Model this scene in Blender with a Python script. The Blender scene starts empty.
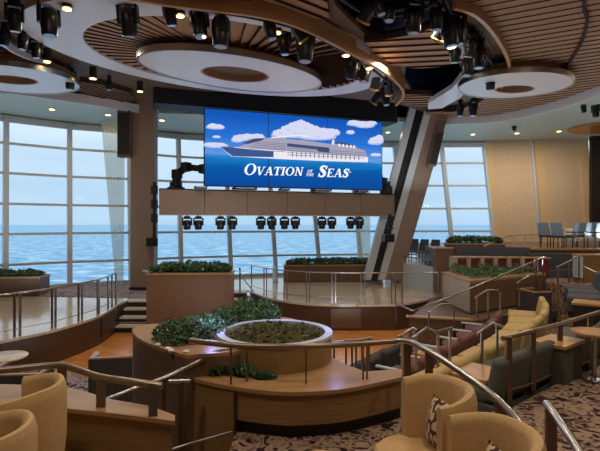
import bpy, bmesh, math, random
from mathutils import Vector, Matrix
random.seed(7)
sc = bpy.context.scene
COL = sc.collection
F = 470.0; CX = 300.0; HY = 223.0; CH = 3.2          # focal length in pixels, horizon row, eye height (main floor = 0)
PI = math.pi

def P(px, py, d): return Vector(((px-CX)/F*d, d, CH-(py-HY)/F*d))
def G(px, py, z):                                     # point of a level plane
    d = (CH-z)*F/(py-HY); return Vector(((px-CX)/F*d, d, z))
def X(px, d): return (px-CX)/F*d

# ------------------------------------------------------------------ materials
def lin(c):
    r = []
    for v in c:
        v /= 255.0
        r.append(v/12.92 if v <= .04045 else ((v+.055)/1.055)**2.4)
    return (*r, 1)
def new(name):
    m = bpy.data.materials.new(name); m.use_nodes = True
    nt = m.node_tree; b = nt.nodes['Principled BSDF']
    return m, nt, b
def plain(name, c, rough=.6, metal=0, spec=.5, var=.12, scale=6, bump=0, stretch=(1,1,1)):
    m, nt, b = new(name); n = nt.nodes; l = nt.links
    tc = n.new('ShaderNodeTexCoord'); mp = n.new('ShaderNodeMapping'); mp.inputs['Scale'].default_value = stretch
    nz = n.new('ShaderNodeTexNoise'); nz.inputs['Scale'].default_value = scale; nz.inputs['Detail'].default_value = 4
    l.new(tc.outputs['Object'], mp.inputs[0]); l.new(mp.outputs[0], nz.inputs['Vector'])
    rp = n.new('ShaderNodeValToRGB'); k = lin(c)
    rp.color_ramp.elements[0].color = (k[0]*(1-var), k[1]*(1-var), k[2]*(1-var), 1); rp.color_ramp.elements[0].position = .3
    rp.color_ramp.elements[1].color = (min(1,k[0]*(1+var)), min(1,k[1]*(1+var)), min(1,k[2]*(1+var)), 1); rp.color_ramp.elements[1].position = .7
    l.new(nz.outputs['Fac'], rp.inputs[0]); l.new(rp.outputs[0], b.inputs['Base Color'])
    b.inputs['Roughness'].default_value = rough; b.inputs['Metallic'].default_value = metal
    b.inputs['Specular IOR Level'].default_value = spec
    if bump:
        bp = n.new('ShaderNodeBump'); bp.inputs['Strength'].default_value = bump; bp.inputs['Distance'].default_value = .02
        l.new(nz.outputs['Fac'], bp.inputs['Height']); l.new(bp.outputs[0], b.inputs['Normal'])
    return m
def emit(name, c, s):
    m, nt, b = new(name)
    b.inputs['Base Color'].default_value = (0,0,0,1); b.inputs['Emission Color'].default_value = lin(c); b.inputs['Emission Strength'].default_value = s
    b.inputs['Roughness'].default_value = .6; b.inputs['Specular IOR Level'].default_value = .1
    return m
def planks(name, c1, c2, rough, width=.12, length=1.6, rot=0, spec=.5):
    m, nt, b = new(name); n = nt.nodes; l = nt.links
    tc = n.new('ShaderNodeTexCoord'); mp = n.new('ShaderNodeMapping'); mp.inputs['Rotation'].default_value = (0,0,rot)
    br = n.new('ShaderNodeTexBrick'); br.inputs['Scale'].default_value = 1; br.inputs['Brick Width'].default_value = length; br.inputs['Row Height'].default_value = width
    br.inputs['Mortar Size'].default_value = .004; br.inputs['Color1'].default_value = lin(c1); br.inputs['Color2'].default_value = lin(c2)
    br.inputs['Mortar'].default_value = lin([v*.6 for v in c1])
    nz = n.new('ShaderNodeTexNoise'); nz.inputs['Scale'].default_value = 5
    mp2 = n.new('ShaderNodeMapping'); mp2.inputs['Rotation'].default_value = (0,0,rot); mp2.inputs['Scale'].default_value = (1,9,1)
    mx = n.new('ShaderNodeMixRGB'); mx.blend_type = 'OVERLAY'; mx.inputs[0].default_value = .35
    l.new(tc.outputs['Object'], mp.inputs[0]); l.new(mp.outputs[0], br.inputs['Vector'])
    l.new(tc.outputs['Object'], mp2.inputs[0]); l.new(mp2.outputs[0], nz.inputs['Vector'])
    l.new(br.outputs['Color'], mx.inputs[1]); l.new(nz.outputs['Fac'], mx.inputs[2]); l.new(mx.outputs[0], b.inputs['Base Color'])
    b.inputs['Roughness'].default_value = rough; b.inputs['Specular IOR Level'].default_value = spec
    return m
def carpet(name, base, dark, mid):
    m, nt, b = new(name); n = nt.nodes; l = nt.links
    tc = n.new('ShaderNodeTexCoord')
    nz = n.new('ShaderNodeTexNoise'); nz.inputs['Scale'].default_value = 2.2; nz.inputs['Detail'].default_value = 3; nz.inputs['Distortion'].default_value = 2.2
    mp = n.new('ShaderNodeMapping'); mp.inputs['Scale'].default_value = (1.9, 2.5, 1); mp.inputs['Rotation'].default_value = (0,0,.8)
    l.new(tc.outputs['Object'], mp.inputs[0]); l.new(mp.outputs[0], nz.inputs['Vector'])
    vo = n.new('ShaderNodeTexVoronoi'); vo.inputs['Scale'].default_value = 2.6; l.new(tc.outputs['Object'], vo.inputs['Vector'])
    rp = n.new('ShaderNodeValToRGB'); e = rp.color_ramp.elements
    e[0].position = .40; e[0].color = lin(dark); e[1].position = .47; e[1].color = lin(base)
    k = rp.color_ramp.elements.new(.56); k.color = lin(base); k = rp.color_ramp.elements.new(.60); k.color = lin(mid); k = rp.color_ramp.elements.new(.66); k.color = lin(dark)
    l.new(nz.outputs['Fac'], rp.inputs[0])
    rv = n.new('ShaderNodeValToRGB'); rv.color_ramp.elements[0].position = .16; rv.color_ramp.elements[0].color = lin(dark); rv.color_ramp.elements[1].position = .24; rv.color_ramp.elements[1].color = (1,1,1,1)
    l.new(vo.outputs['Distance'], rv.inputs[0])
    mx = n.new('ShaderNodeMixRGB'); mx.blend_type = 'MULTIPLY'; mx.inputs[0].default_value = .8
    l.new(rp.outputs[0], mx.inputs[1]); l.new(rv.outputs[0], mx.inputs[2]); l.new(mx.outputs[0], b.inputs['Base Color'])
    b.inputs['Roughness'].default_value = .95; b.inputs['Specular IOR Level'].default_value = .1
    return m
def wood(name, c, rough=.4, axis='h', var=.18, scale=5):
    st = (1,1,9) if axis == 'h' else (9,9,1)
    return plain(name, c, rough, 0, .4, var, scale, 0, st)

M = {}
M['veneer'] = wood('oak veneer', (146,116,74), .38)
M['cap'] = wood('oak cap', (174,134,92), .32, 'h', .08)
M['veneer_dark'] = wood('walnut veneer', (112,88,70), .42)
M['veneer_mid'] = wood('brown veneer', (128,100,78), .4)
M['stage_skirt'] = wood('stage skirting', (86,64,48), .4)
M['ceil_wood'] = wood('ceiling slat wood', (158,122,94), .55, 'h', .1)
M['ceil_plain'] = plain('ceiling brown', (100,78,62), .6, var=.06)
M['column'] = plain('brown column cladding', (142,120,104), .5, var=.05)
M['pale'] = plain('pale grey painted metal', (196,202,206), .45, var=.03)
M['white'] = plain('white lacquer', (214,216,222), .3, var=.03)
M['soffit'] = plain('soffit paint', (178,190,180), .6, var=.03)
M['beige_wall'] = plain('beige fabric wall', (208,184,156), .8, var=.05)
M['beige_trim'] = plain('sand trim', (214,184,140), .6, var=.04)
M['black'] = plain('matt black', (20,20,24), .6, var=.1)
M['black_gloss'] = plain('black casing', (22,22,26), .35, var=.1)
M['void'] = plain('dark blue loft', (30,34,84), .8, var=.2)
M['dark'] = plain('dark plinth', (40,32,28), .6)
M['steel'] = plain('brushed steel', (176,172,168), .28, 1, var=.05, scale=20)
M['bronze'] = plain('bronze post', (122,104,86), .36, .75, var=.08)
M['rail_wood'] = plain('satin bronze handrail', (150,132,112), .32, .6, var=.06)
M['tan'] = plain('tan upholstery', (202,164,112), .85, var=.07, scale=40, bump=.1)
M['yellow'] = plain('mustard upholstery', (196,166,112), .85, var=.08, scale=40, bump=.1)
M['maroon'] = plain('plum upholstery', (116,78,76), .85, var=.15, scale=30, bump=.1)
M['green'] = plain('grey green upholstery', (92,92,80), .85, var=.1, scale=30, bump=.1)
M['slate'] = plain('slate upholstery', (74,76,82), .85, var=.1, scale=30, bump=.1)
M['charcoal'] = plain('charcoal upholstery', (66,62,62), .85, var=.12, scale=30)
M['red'] = plain('red upholstery', (112,34,40), .8, var=.12)
M['blue_grey'] = plain('blue grey shell', (150,168,184), .5, var=.08)
M['table_white'] = plain('pale table top', (226,214,196), .25, var=.03)
M['table_wood'] = wood('amber table top', (190,140,86), .3)
M['soil'] = plain('soil', (50,40,30), .95, var=.3, scale=15)
M['leaf'] = plain('dark leaf', (44,78,38), .5, var=.45, scale=9)
M['leaf2'] = plain('mid leaf', (74,104,48), .5, var=.4, scale=9)
M['flower'] = plain('white petal', (228,226,214), .6, var=.05)
M['moss'] = plain('moss', (98,90,48), .95, var=.5, scale=9, bump=.8)
M['shade_gold'] = plain('gold leaf recess', (206,150,70), .35, .5, var=.1)
M['lens'] = plain('spot lens', (170,196,226), .08, .2, var=.1)
M['gold_lens'] = plain('brass trim', (214,170,96), .3, .8)
M['glow'] = emit('warm lamp', (255,214,150), 6)
M['main_floor'] = planks('orange parquet', (226,152,80), (208,132,62), .22, .14, 1.8, .5)
M['stage_floor'] = planks('pale stage boards', (214,194,170), (204,184,158), .11, .5, 2.5, .3)
M['carpet'] = carpet('swirl carpet', (162,136,112), (52,30,42), (108,74,82))
M['carpet_l'] = carpet('lavender carpet', (176,160,158), (64,50,72), (120,100,116))
M['pale_wood'] = wood('pale grey oak', (172,158,142), .4)
M['gap'] = plain('painted slat shade and dark gap', (58,43,33), .9)  # dark colour that paints in the shade between ceiling slats
M['tread'] = plain('pale stair nosing', (222,210,196), .5)
def pillow_mat():
    m, nt, b = new('leaf pattern cushion'); n = nt.nodes; l = nt.links
    tc = n.new('ShaderNodeTexCoord'); vo = n.new('ShaderNodeTexVoronoi'); vo.inputs['Scale'].default_value = 16
    mp = n.new('ShaderNodeMapping'); mp.inputs['Scale'].default_value = (1.6,1.6,.9); mp.inputs['Rotation'].default_value = (0,.4,.3)
    l.new(tc.outputs['Object'], mp.inputs[0]); l.new(mp.outputs[0], vo.inputs['Vector'])
    rp = n.new('ShaderNodeValToRGB'); rp.color_ramp.elements[0].position = .52; rp.color_ramp.elements[0].color = lin((206,180,146)); rp.color_ramp.elements[1].position = .58; rp.color_ramp.elements[1].color = lin((74,42,36))
    l.new(vo.outputs['Distance'], rp.inputs[0]); l.new(rp.outputs[0], b.inputs['Base Color']); b.inputs['Roughness'].default_value = .9
    return m
M['pillow'] = pillow_mat()
def glass_mat():
    m = bpy.data.materials.new('window glass'); m.use_nodes = True; nt = m.node_tree; n = nt.nodes; l = nt.links
    n.clear(); o = n.new('ShaderNodeOutputMaterial'); t = n.new('ShaderNodeBsdfTransparent'); t.inputs[0].default_value = (.93,.97,1,1)
    g = n.new('ShaderNodeBsdfGlossy'); g.inputs['Roughness'].default_value = .02
    fr = n.new('ShaderNodeFresnel'); fr.inputs['IOR'].default_value = 1.12
    x = n.new('ShaderNodeMixShader'); l.new(fr.outputs[0], x.inputs[0]); l.new(t.outputs[0], x.inputs[1]); l.new(g.outputs[0], x.inputs[2]); l.new(x.outputs[0], o.inputs[0])
    return m
M['glass'] = glass_mat()
def sheer_mat():
    m = bpy.data.materials.new('sheer curtain'); m.use_nodes = True; nt = m.node_tree; n = nt.nodes; l = nt.links
    n.clear(); o = n.new('ShaderNodeOutputMaterial'); t = n.new('ShaderNodeBsdfTransparent'); t.inputs[0].default_value = (.95,.96,.92,1)
    d = n.new('ShaderNodeBsdfTranslucent'); d.inputs[0].default_value = lin((216,214,196)); d2 = n.new('ShaderNodeBsdfDiffuse'); d2.inputs[0].default_value = lin((206,200,180))
    x1 = n.new('ShaderNodeMixShader'); x1.inputs[0].default_value = .5; l.new(d.outputs[0], x1.inputs[1]); l.new(d2.outputs[0], x1.inputs[2])
    x = n.new('ShaderNodeMixShader'); x.inputs[0].default_value = .6; l.new(t.outputs[0], x.inputs[1]); l.new(x1.outputs[0], x.inputs[2]); l.new(x.outputs[0], o.inputs[0])
    return m
M['sheer'] = sheer_mat()

# ------------------------------------------------------------------ mesh helpers
class MB:
    def __init__(s): s.bm = bmesh.new()
    def face(s, vs):
        try: return s.bm.faces.new(vs)
        except ValueError: return None
    def poly(s, pts): s.face([s.bm.verts.new(p) for p in pts]); return s
    def prism(s, pts, z0, z1, z0s=None, z1s=None):       # pts: outline in plan
        n = len(pts)
        a = [s.bm.verts.new((p[0], p[1], z0s[i] if z0s else z0)) for i, p in enumerate(pts)]
        b = [s.bm.verts.new((p[0], p[1], z1s[i] if z1s else z1)) for i, p in enumerate(pts)]
        s.face(a[::-1]); s.face(b)
        for i in range(n): s.face([a[i], a[(i+1) % n], b[(i+1) % n], b[i]])
        return s
    def box(s, c, size, rz=0, bev=0):
        x, y, z = [v/2 for v in size]
        R = Matrix.Rotation(rz, 3, 'Z')
        vs = [s.bm.verts.new(Vector(c)+R @ Vector((i*x, j*y, k*z))) for i, j, k in ((-1,-1,-1),(1,-1,-1),(1,1,-1),(-1,1,-1),(-1,-1,1),(1,-1,1),(1,1,1),(-1,1,1))]
        fs = [s.face([vs[i] for i in f]) for f in ((3,2,1,0),(4,5,6,7),(0,1,5,4),(1,2,6,5),(2,3,7,6),(3,0,4,7))]
        if bev:
            es = {e for f in fs for e in f.edges}
            bmesh.ops.bevel(s.bm, geom=list(es), offset=bev, segments=3, affect='EDGES', profile=.5)
        return s
    def hexa(s, bot, top):                                  # two quads in 3-D
        a = [s.bm.verts.new(p) for p in bot]; b = [s.bm.verts.new(p) for p in top]
        s.face(a[::-1]); s.face(b)
        n = len(a)
        for i in range(n): s.face([a[i], a[(i+1) % n], b[(i+1) % n], b[i]])
        return s
    def tube(s, path, r, seg=10, closed=False, sq=None):
        path = [Vector(p) for p in path]; n = len(path); rings = []
        for i, p in enumerate(path):
            if closed: t = path[(i+1) % n]-path[i-1]
            else: t = path[min(i+1, n-1)]-path[max(i-1, 0)]
            t.normalize()
            up = Vector((0,0,1)) if abs(t.z) < .95 else Vector((0,1,0))
            u = t.cross(up).normalized(); v = u.cross(t).normalized()
            rg = []
            for k in range(seg):
                a = 2*PI*k/seg + (PI/4 if seg == 4 else 0)
                rr = r if sq is None else 1
                off = (u*math.cos(a)+v*math.sin(a))*r if sq is None else u*sq[0]*(1 if math.cos(a) > 0 else -1)/2+v*sq[1]*(1 if math.sin(a) > 0 else -1)/2
                rg.append(s.bm.verts.new(p+off))
            rings.append(rg)
        for i in range(n if closed else n-1):
            A, B = rings[i], rings[(i+1) % n]
            for k in range(seg): s.face([A[k], A[(k+1) % seg], B[(k+1) % seg], B[k]])
        if not closed: s.face(rings[0][::-1]); s.face(rings[-1])
        return s
    def lathe(s, prof, c=(0,0,0), seg=28, sx=1, sy=1, rot=0):   # profile: (radius, z) from bottom to top
        c = Vector(c); rings = []
        for r, z in prof:
            if r < 1e-5: rings.append([s.bm.verts.new(c+Vector((0,0,z)))]); continue
            rg = []
            for k in range(seg):
                a = 2*PI*k/seg; x = r*math.cos(a)*sx; y = r*math.sin(a)*sy
                rg.append(s.bm.verts.new(c+Vector((x*math.cos(rot)-y*math.sin(rot), x*math.sin(rot)+y*math.cos(rot), z))))
            rings.append(rg)
        for A, B in zip(rings, rings[1:]):
            if len(A) == 1 and len(B) == 1: continue
            for k in range(seg):
                if len(A) == 1: s.face([A[0], B[(k+1) % seg], B[k]])
                elif len(B) == 1: s.face([A[k], A[(k+1) % seg], B[0]])
                else: s.face([A[k], A[(k+1) % seg], B[(k+1) % seg], B[k]])
        if len(rings[0]) > 1: s.face(rings[0][::-1])
        if len(rings[-1]) > 1: s.face(rings[-1])
        return s
    def build(s, name, mat, parent=None, smooth=False, bevel=0, fix=True):
        if fix: bmesh.ops.recalc_face_normals(s.bm, faces=s.bm.faces[:])
        me = bpy.data.meshes.new(name)
        root = parent
        while root is not None and root.parent: root = root.parent
        if root is None:
            co = [v.co for v in s.bm.verts]
            lo = Vector((min(c.x for c in co), min(c.y for c in co), min(c.z for c in co))); hi = Vector((max(c.x for c in co), max(c.y for c in co), 0))
            off = Vector(((lo.x+hi.x)/2, (lo.y+hi.y)/2, lo.z))
        else: off = root.location.copy()
        bmesh.ops.translate(s.bm, verts=s.bm.verts[:], vec=-off)
        s.bm.to_mesh(me); s.bm.free()
        if smooth:
            for p in me.polygons: p.use_smooth = True
            me.set_sharp_from_angle(angle=math.radians(40))
        if isinstance(mat, (list, tuple)):
            for m_ in mat: me.materials.append(m_)
        else: me.materials.append(mat)
        o = bpy.data.objects.new(name, me); COL.objects.link(o)
        if root is None: o.location = off
        else: o.parent = parent
        if bevel:
            b = o.modifiers.new('bevel', 'BEVEL'); b.width = bevel; b.segments = 3; b.limit_method = 'ANGLE'
        return o
def tag(o, label, cat, group=None, kind=None):
    o['label'] = label; o['category'] = cat
    if group: o['group'] = group
    if kind: o['kind'] = kind
    return o
def structure(o): o['kind'] = 'structure'; return o
def thing(name, loc, label, cat, group=None):
    o = bpy.data.objects.new(name, None); o.empty_display_size = .2; COL.objects.link(o); o.location = loc
    return tag(o, label, cat, group)
def copy_tree(o, parent=None):
    c = o.copy(); COL.objects.link(c)
    if parent: c.parent = parent
    for ch in [x for x in o.children]: copy_tree(ch, c)
    return c
ORD = ['first','second','third','fourth','fifth','sixth','seventh','eighth','ninth','tenth','eleventh','twelfth','thirteenth','fourteenth','fifteenth','sixteenth','seventeenth','eighteenth','nineteenth','twentieth']
def spline(pts, n=6):
    pts = [Vector(p) for p in pts]; out = []
    for i in range(len(pts)-1):
        p0 = pts[max(i-1,0)]; p1 = pts[i]; p2 = pts[i+1]; p3 = pts[min(i+2, len(pts)-1)]
        for k in range(n):
            t = k/n
            out.append(.5*((2*p1)+(p2-p0)*t+(2*p0-5*p1+4*p2-p3)*t*t+(3*p1-p0-3*p2+p3)*t**3))
    out.append(pts[-1]); return out

# ------------------------------------------------------------------ camera
cam = bpy.data.cameras.new('camera'); co = bpy.data.objects.new('camera', cam); COL.objects.link(co)
co.location = (0,0,CH); co.rotation_euler = (PI/2,0,0); cam.sensor_width = 36; cam.lens = F/600*36; cam.shift_y = -(225.5-HY)/600; cam.clip_end = 5000; cam.clip_start = .05
sc.camera = co

# ------------------------------------------------------------------ world and sea
w = bpy.data.worlds.new('overcast sky'); sc.world = w; w.use_nodes = True; nt = w.node_tree; n = nt.nodes; l = nt.links
bg = n['Background']; tc = n.new('ShaderNodeTexCoord'); sp = n.new('ShaderNodeSeparateXYZ'); l.new(tc.outputs['Generated'], sp.inputs[0])
mp = n.new('ShaderNodeMapping'); mp.inputs['Scale'].default_value = (2,2,14); l.new(tc.outputs['Generated'], mp.inputs[0])
nz = n.new('ShaderNodeTexNoise'); nz.inputs['Scale'].default_value = 1.6; nz.inputs['Detail'].default_value = 5; l.new(mp.outputs[0], nz.inputs['Vector'])
rp = n.new('ShaderNodeValToRGB'); e = rp.color_ramp.elements
e[0].position = 0; e[0].color = lin((176,206,230)); e[1].position = .4; e[1].color = (1.3,1.4,1.48,1); k = e.new(.16); k.color = lin((198,220,236))
l.new(sp.outputs['Z'], rp.inputs[0])
mx = n.new('ShaderNodeMixRGB'); mx.blend_type = 'OVERLAY'; mx.inputs[0].default_value = .3; l.new(rp.outputs[0], mx.inputs[1]); l.new(nz.outputs['Fac'], mx.inputs[2]); l.new(mx.outputs[0], bg.inputs['Color'])
bg.inputs['Strength'].default_value = 1.08

def sea_mat():
    m, nt, b = new('grey blue sea'); n = nt.nodes; l = nt.links
    tc = n.new('ShaderNodeTexCoord')
    mp = n.new('ShaderNodeMapping'); mp.inputs['Scale'].default_value = (.035,.05,.03); mp.inputs['Rotation'].default_value = (0,0,.2); l.new(tc.outputs['Object'], mp.inputs[0])
    nz = n.new('ShaderNodeTexNoise'); nz.inputs['Scale'].default_value = 3; nz.inputs['Detail'].default_value = 8; nz.inputs['Roughness'].default_value = .65; l.new(mp.outputs[0], nz.inputs['Vector'])
    rp = n.new('ShaderNodeValToRGB'); e = rp.color_ramp.elements; e[0].position = .32; e[0].color = lin((84,124,154)); e[1].position = .72; e[1].color = lin((194,216,228)); k = e.new(.5); k.color = lin((110,154,184))
    l.new(nz.outputs['Fac'], rp.inputs[0]); l.new(rp.outputs[0], b.inputs['Base Color'])
    b.inputs['Roughness'].default_value = .7; b.inputs['Specular IOR Level'].default_value = .12
    bp = n.new('ShaderNodeBump'); bp.inputs['Strength'].default_value = .5; bp.inputs['Distance'].default_value = 1.5; l.new(nz.outputs['Fac'], bp.inputs['Height']); l.new(bp.outputs[0], b.inputs['Normal'])
    return m
o = MB().poly([(-3000,26,-14),(3000,26,-14),(3000,4500,-14),(-3000,4500,-14)]).build('sea', sea_mat(), fix=False); tag(o, 'grey blue sea with pale wake beyond the tall windows', 'sea', kind='stuff')

# ------------------------------------------------------------------ floors, terraces
ST = .78                                                  # stage level
BP = [(5,16.6),(69.5,18.0),(131,19.0),(181,20.2),(231,21.0),(276,21.6),(320,22.0),(362,22.3),(408,22.5),(455,22.5),(497,22.4)]
LEAN = [-1,0,2,3,6,9,12,13,14,14,14]
WB, WT = ST, 7.2
base = [Vector((-12.1,15.1,WB))]+[Vector((X(a,d), d, WB)) for a, d in BP]
top = [Vector((-12.4,15.8,WT))]+[Vector((X(a-le,d+.9), d+.9, WT)) for (a, d), le in zip(BP, LEAN)]
def on(i, z): return base[i].lerp(top[i], (z-WB)/(WT-WB))
foot = [(p.x, p.y+.12) for p in base][::-1]                # plan line along the foot of the glass, right to left
head = [(p.x, p.y+.1) for p in top][::-1]
structure(MB().prism([(-14,-6),(15,-6),(15,22.3)]+foot+[(-14,15.2)], -.2, 0).build('floor', M['main_floor']))
structure(MB().prism([(-12,4.4),(-1.9,4.4),(-2.1,5.8),(-3.2,9.0),(-5.4,10.3),(-12,10.4)], .0, .012).build('floor_carpet_left', M['carpet_l']))
left_edge = spline([(-6.15,9.64),(-5.94,9.98),(-5.6,10.6),(-5.38,11.4),(-5.25,12.2),(-5.3,13.2),(-5.42,13.9)], 5)
mid_edge = spline([(-1.8,16.7),(-1.13,15.4),(-.47,14.6),(.3,14.1),(1.2,13.92),(2.85,13.95)], 6)
stage_out = [(-13.2,9.0),(-8,9.1)]+[tuple(p)[:2] for p in left_edge]+[(-5.42,15.0),(-4.4,15.0),(-4.4,15.3),(-2.6,15.3),(-2.6,16.9),(-1.85,16.9)]+[tuple(p)[:2] for p in mid_edge]+[(3.4,14.3),(4.6,15.4),(14.5,15.6),(14.5,22.2)]+foot+[(-13.2,15.1)]
structure(MB().prism(stage_out, ST-.06, ST).build('floor_stage', M['stage_floor']))
# skirting below the stage edge
def skirt(name, pts, z0, z1, inset=.05, mat=None):
    m = MB(); c = Vector((sum(p[0] for p in pts)/len(pts), 0))
    a = [Vector((p[0], p[1], 0)) for p in pts]
    for p, q in zip(a, a[1:]):
        m.hexa([(p.x,p.y,z0),(q.x,q.y,z0),(q.x,q.y+.06,z0),(p.x,p.y+.06,z0)], [(p.x,p.y,z1),(q.x,q.y,z1),(q.x,q.y+.06,z1),(p.x,p.y+.06,z1)])
    return structure(m.build(name, mat or M['stage_skirt']))
skirt('trim_1', [(-13,9.12),(-8,9.22)]+[(p[0]-.03, p[1]+.05) for p in left_edge]+[(-5.44,15)], 0, ST-.06)
skirt('trim_2', [(p[0]+.02, p[1]+.06) for p in mid_edge]+[(3.4,14.36),(4.6,15.46)], 0, ST-.06)
skirt('trim_3', [(-4.4,15.35),(-2.6,15.35)], 0, ST-.06)
# vertical seams and an access hatch on the stage front
o = MB().box((1.36,13.96,.36), (.9,.03,.58)).build('access_hatch', M['veneer_dark']); tag(o, 'flush brown access hatch in the front of the centre stage', 'hatch')
# carpet strip under the left windows
structure(MB().prism([(-9.6,15.6),(-5.4,15.1),(-4.4,15.1),(-4.4,21),(-8.5,19)], ST, ST+.01).build('floor_carpet_aisle', M['carpet_l']))

# foreground terrace and right terraces
def terrace(name, pts, z): return structure(MB().prism(pts, 0.01, z).build(name, M['carpet']))
terrace('floor_terrace_front', [(-4.2,-6),(15,-6),(15,12.2),(7.3,11.6),(6,8.6),(4.9,7.2),(4.0,6.42),(3.38,6.0),(2.3,5.1),(1.35,4.72),(1.0,4.95),(-.62,4.95),(-.62,3.62),(-.95,3.6),(-2.0,3.9),(-4.2,4.3)], 1.2)
terrace('floor_terrace_grey_row', [(2.3,5.1),(3.38,6.0),(4.0,6.42),(4.9,7.2),(6,8.6),(7.3,11.6),(6.6,11.9),(5.4,9.6),(4.0,7.9),(2.9,6.7),(1.9,5.75),(1.4,5.2),(1.36,4.74)], .9)
terrace('floor_terrace_mustard_row', [(1.4,5.2),(1.9,5.75),(2.9,6.7),(4.0,7.9),(5.4,9.6),(6.6,11.9),(5.7,12.2),(4.5,10.2),(3.4,9.0),(2.0,7.3),(1.1,6.0)], .65)
terrace('floor_terrace_plum_row', [(1.1,6.0),(2.0,7.3),(3.4,9.0),(4.5,10.2),(5.7,12.2),(4.3,12.2),(3.6,11.4),(2.3,9.6),(1.2,8.0),(.6,6.6)], .35)

# ------------------------------------------------------------------ window wall
for i in range(len(base)):
    a, b = base[i], top[i]
    t = (base[min(i+1,len(base)-1)]-base[max(i-1,0)]).normalized(); nrm = Vector((-t.y,t.x,0))
    wd = .17 if i not in (len(base)-1,) else .12
    q = lambda c: [c-t*wd/2-nrm*.16, c+t*wd/2-nrm*.16, c+t*wd/2+nrm*.1, c-t*wd/2+nrm*.1]
    structure(MB().hexa(q(a), q(b)).build('trim_%d' % (10+i), M['pale']))
TR = [1.7,2.8,3.9,5.03,6.15]
for i in range(len(base)-1):
    t = (base[i+1]-base[i]).normalized(); nrm = Vector((-t.y,t.x,0))
    m = MB()
    for z, th in [(WB+.05,.14),(WT-.12,.24)]:
        a, b = on(i, z), on(i+1, z)
        m.hexa([a-nrm*.05-Vector((0,0,th/2)), b-nrm*.05-Vector((0,0,th/2)), b+nrm*.06-Vector((0,0,th/2)), a+nrm*.06-Vector((0,0,th/2))],
               [a-nrm*.05+Vector((0,0,th/2)), b-nrm*.05+Vector((0,0,th/2)), b+nrm*.06+Vector((0,0,th/2)), a+nrm*.06+Vector((0,0,th/2))])
    wo = structure(m.build('window_%d' % (i+1), M['pale']))
    # children share the window's own origin
    def child(mb, name, mat):
        bm = mb.bm; bmesh.ops.recalc_face_normals(bm, faces=bm.faces[:]); bmesh.ops.translate(bm, verts=bm.verts[:], vec=-wo.location)
        me = bpy.data.meshes.new(name); bm.to_mesh(me); bm.free(); me.materials.append(mat)
        c = bpy.data.objects.new(name, me); COL.objects.link(c); c.parent = wo
    for z in TR:
        a, b = on(i, z), on(i+1, z); dz = Vector((0,0,.045)); mm = MB()
        mm.hexa([a-nrm*.06-dz, b-nrm*.06-dz, b+nrm*.05-dz, a+nrm*.05-dz], [a-nrm*.06+dz, b-nrm*.06+dz, b+nrm*.05+dz, a+nrm*.05+dz]); child(mm, 'transom', M['pale'])
    g = MB(); g.poly([base[i]+nrm*.02, base[i+1]+nrm*.02, top[i+1]+nrm*.02, top[i]+nrm*.02]); child(g, 'pane', M['glass'])
# header above the windows, walls
m = MB()
for i in range(len(top)-1):
    a, b = top[i], top[i+1]; m.hexa([a, b, b+Vector((0,.3,0)), a+Vector((0,.3,0))], [a+Vector((0,0,1.8)), b+Vector((0,0,1.8)), b+Vector((0,.3,1.8)), a+Vector((0,.3,1.8))])
structure(m.build('wall_header', M['soffit']))
# beige wall on the right
bl, br_ = Vector((X(497,22.35), 22.35, 0)), Vector((X(599,21.8), 21.8, 0))
tl, tr_ = Vector((X(484,23.25), 23.25, 7.6)), Vector((X(587,22.6), 22.6, 7.6))
structure(MB().hexa([bl, br_, br_+Vector((0,.25,0)), bl+Vector((0,.25,0))], [tl, tr_, tr_+Vector((0,.25,0)), tl+Vector((0,.25,0))]).build('wall_right_end', M['beige_wall']))
def wstrip(name, u, wd, mat, th=.06):
    a = bl.lerp(br_, u); b = tl.lerp(tr_, u); t = (br_-bl).normalized()*wd/2; f = Vector((0,-th,0))
    return structure(MB().hexa([a-t+f, a+t+f, a+t, a-t], [b-t+f, b+t+f, b+t, b-t]).build(name, mat))
wstrip('trim_30', .035, .3, M['beige_trim'], .1); wstrip('trim_31', .455, .10, M['pale'], .1); wstrip('trim_32', .53, .42, M['beige_trim'], .05); wstrip('trim_33', .95, .4, M['beige_trim'], .1)
structure(MB().prism([(13.6,21.9),(15.2,21.6),(15.2,21.8),(13.6,22.1)], 0, 8.6).build('wall_dark_end', M['dark']))
structure(MB().prism([(15,-6),(15.2,-6),(15.2,21.8),(15,21.8)], 0, 8.6).build('wall_right', M['veneer_mid']))
structure(MB().prism([(-14.2,-6),(-14,-6),(-14,15),(-12.1,15.1),(-12.1,15.4),(-14.2,15.4)], 0, 8.9).build('wall_left', M['veneer_mid']))
structure(MB().prism([(-14.2,-6.2),(15.2,-6.2),(15.2,-6),(-14.2,-6)], 0, 8.9).build('wall_back', M['veneer_mid']))

# ------------------------------------------------------------------ ceiling
structure(MB().prism([(-15,-6.2),(15.5,-6.2),(15.5,26),(-15,26)], 8.7, 8.9).build('ceiling_loft', M['void']))
# soffit along the glass
rim_r = spline([(5.2,18.9),(6.2,18.8),(7.8,18.3),(8.9,16.4),(9.3,14.3),(9.6,12),(10.5,9)], 5)
rim_l = spline([(-13.8,13.4),(-11,13.9),(-9.1,14.3),(-7.2,15.6),(-5.9,16.8),(-5.2,17.3)], 5)
sof = [tuple(p)[:2] for p in rim_l]+[tuple(p)[:2] for p in rim_r]+[(15,9),(15,23.2),(13,23.2)]+head+[(-14,15.6)]
structure(MB().prism(sof, 7.25, 7.4).build('ceiling_soffit', M['soffit']))
for nm, r in (('trim_40', rim_l), ('trim_41', rim_r)):
    structure(MB().tube([(p[0], p[1]-.02, 7.3) for p in r], .1, 4, sq=(.06,.3)).build(nm, M['white']))
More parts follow.
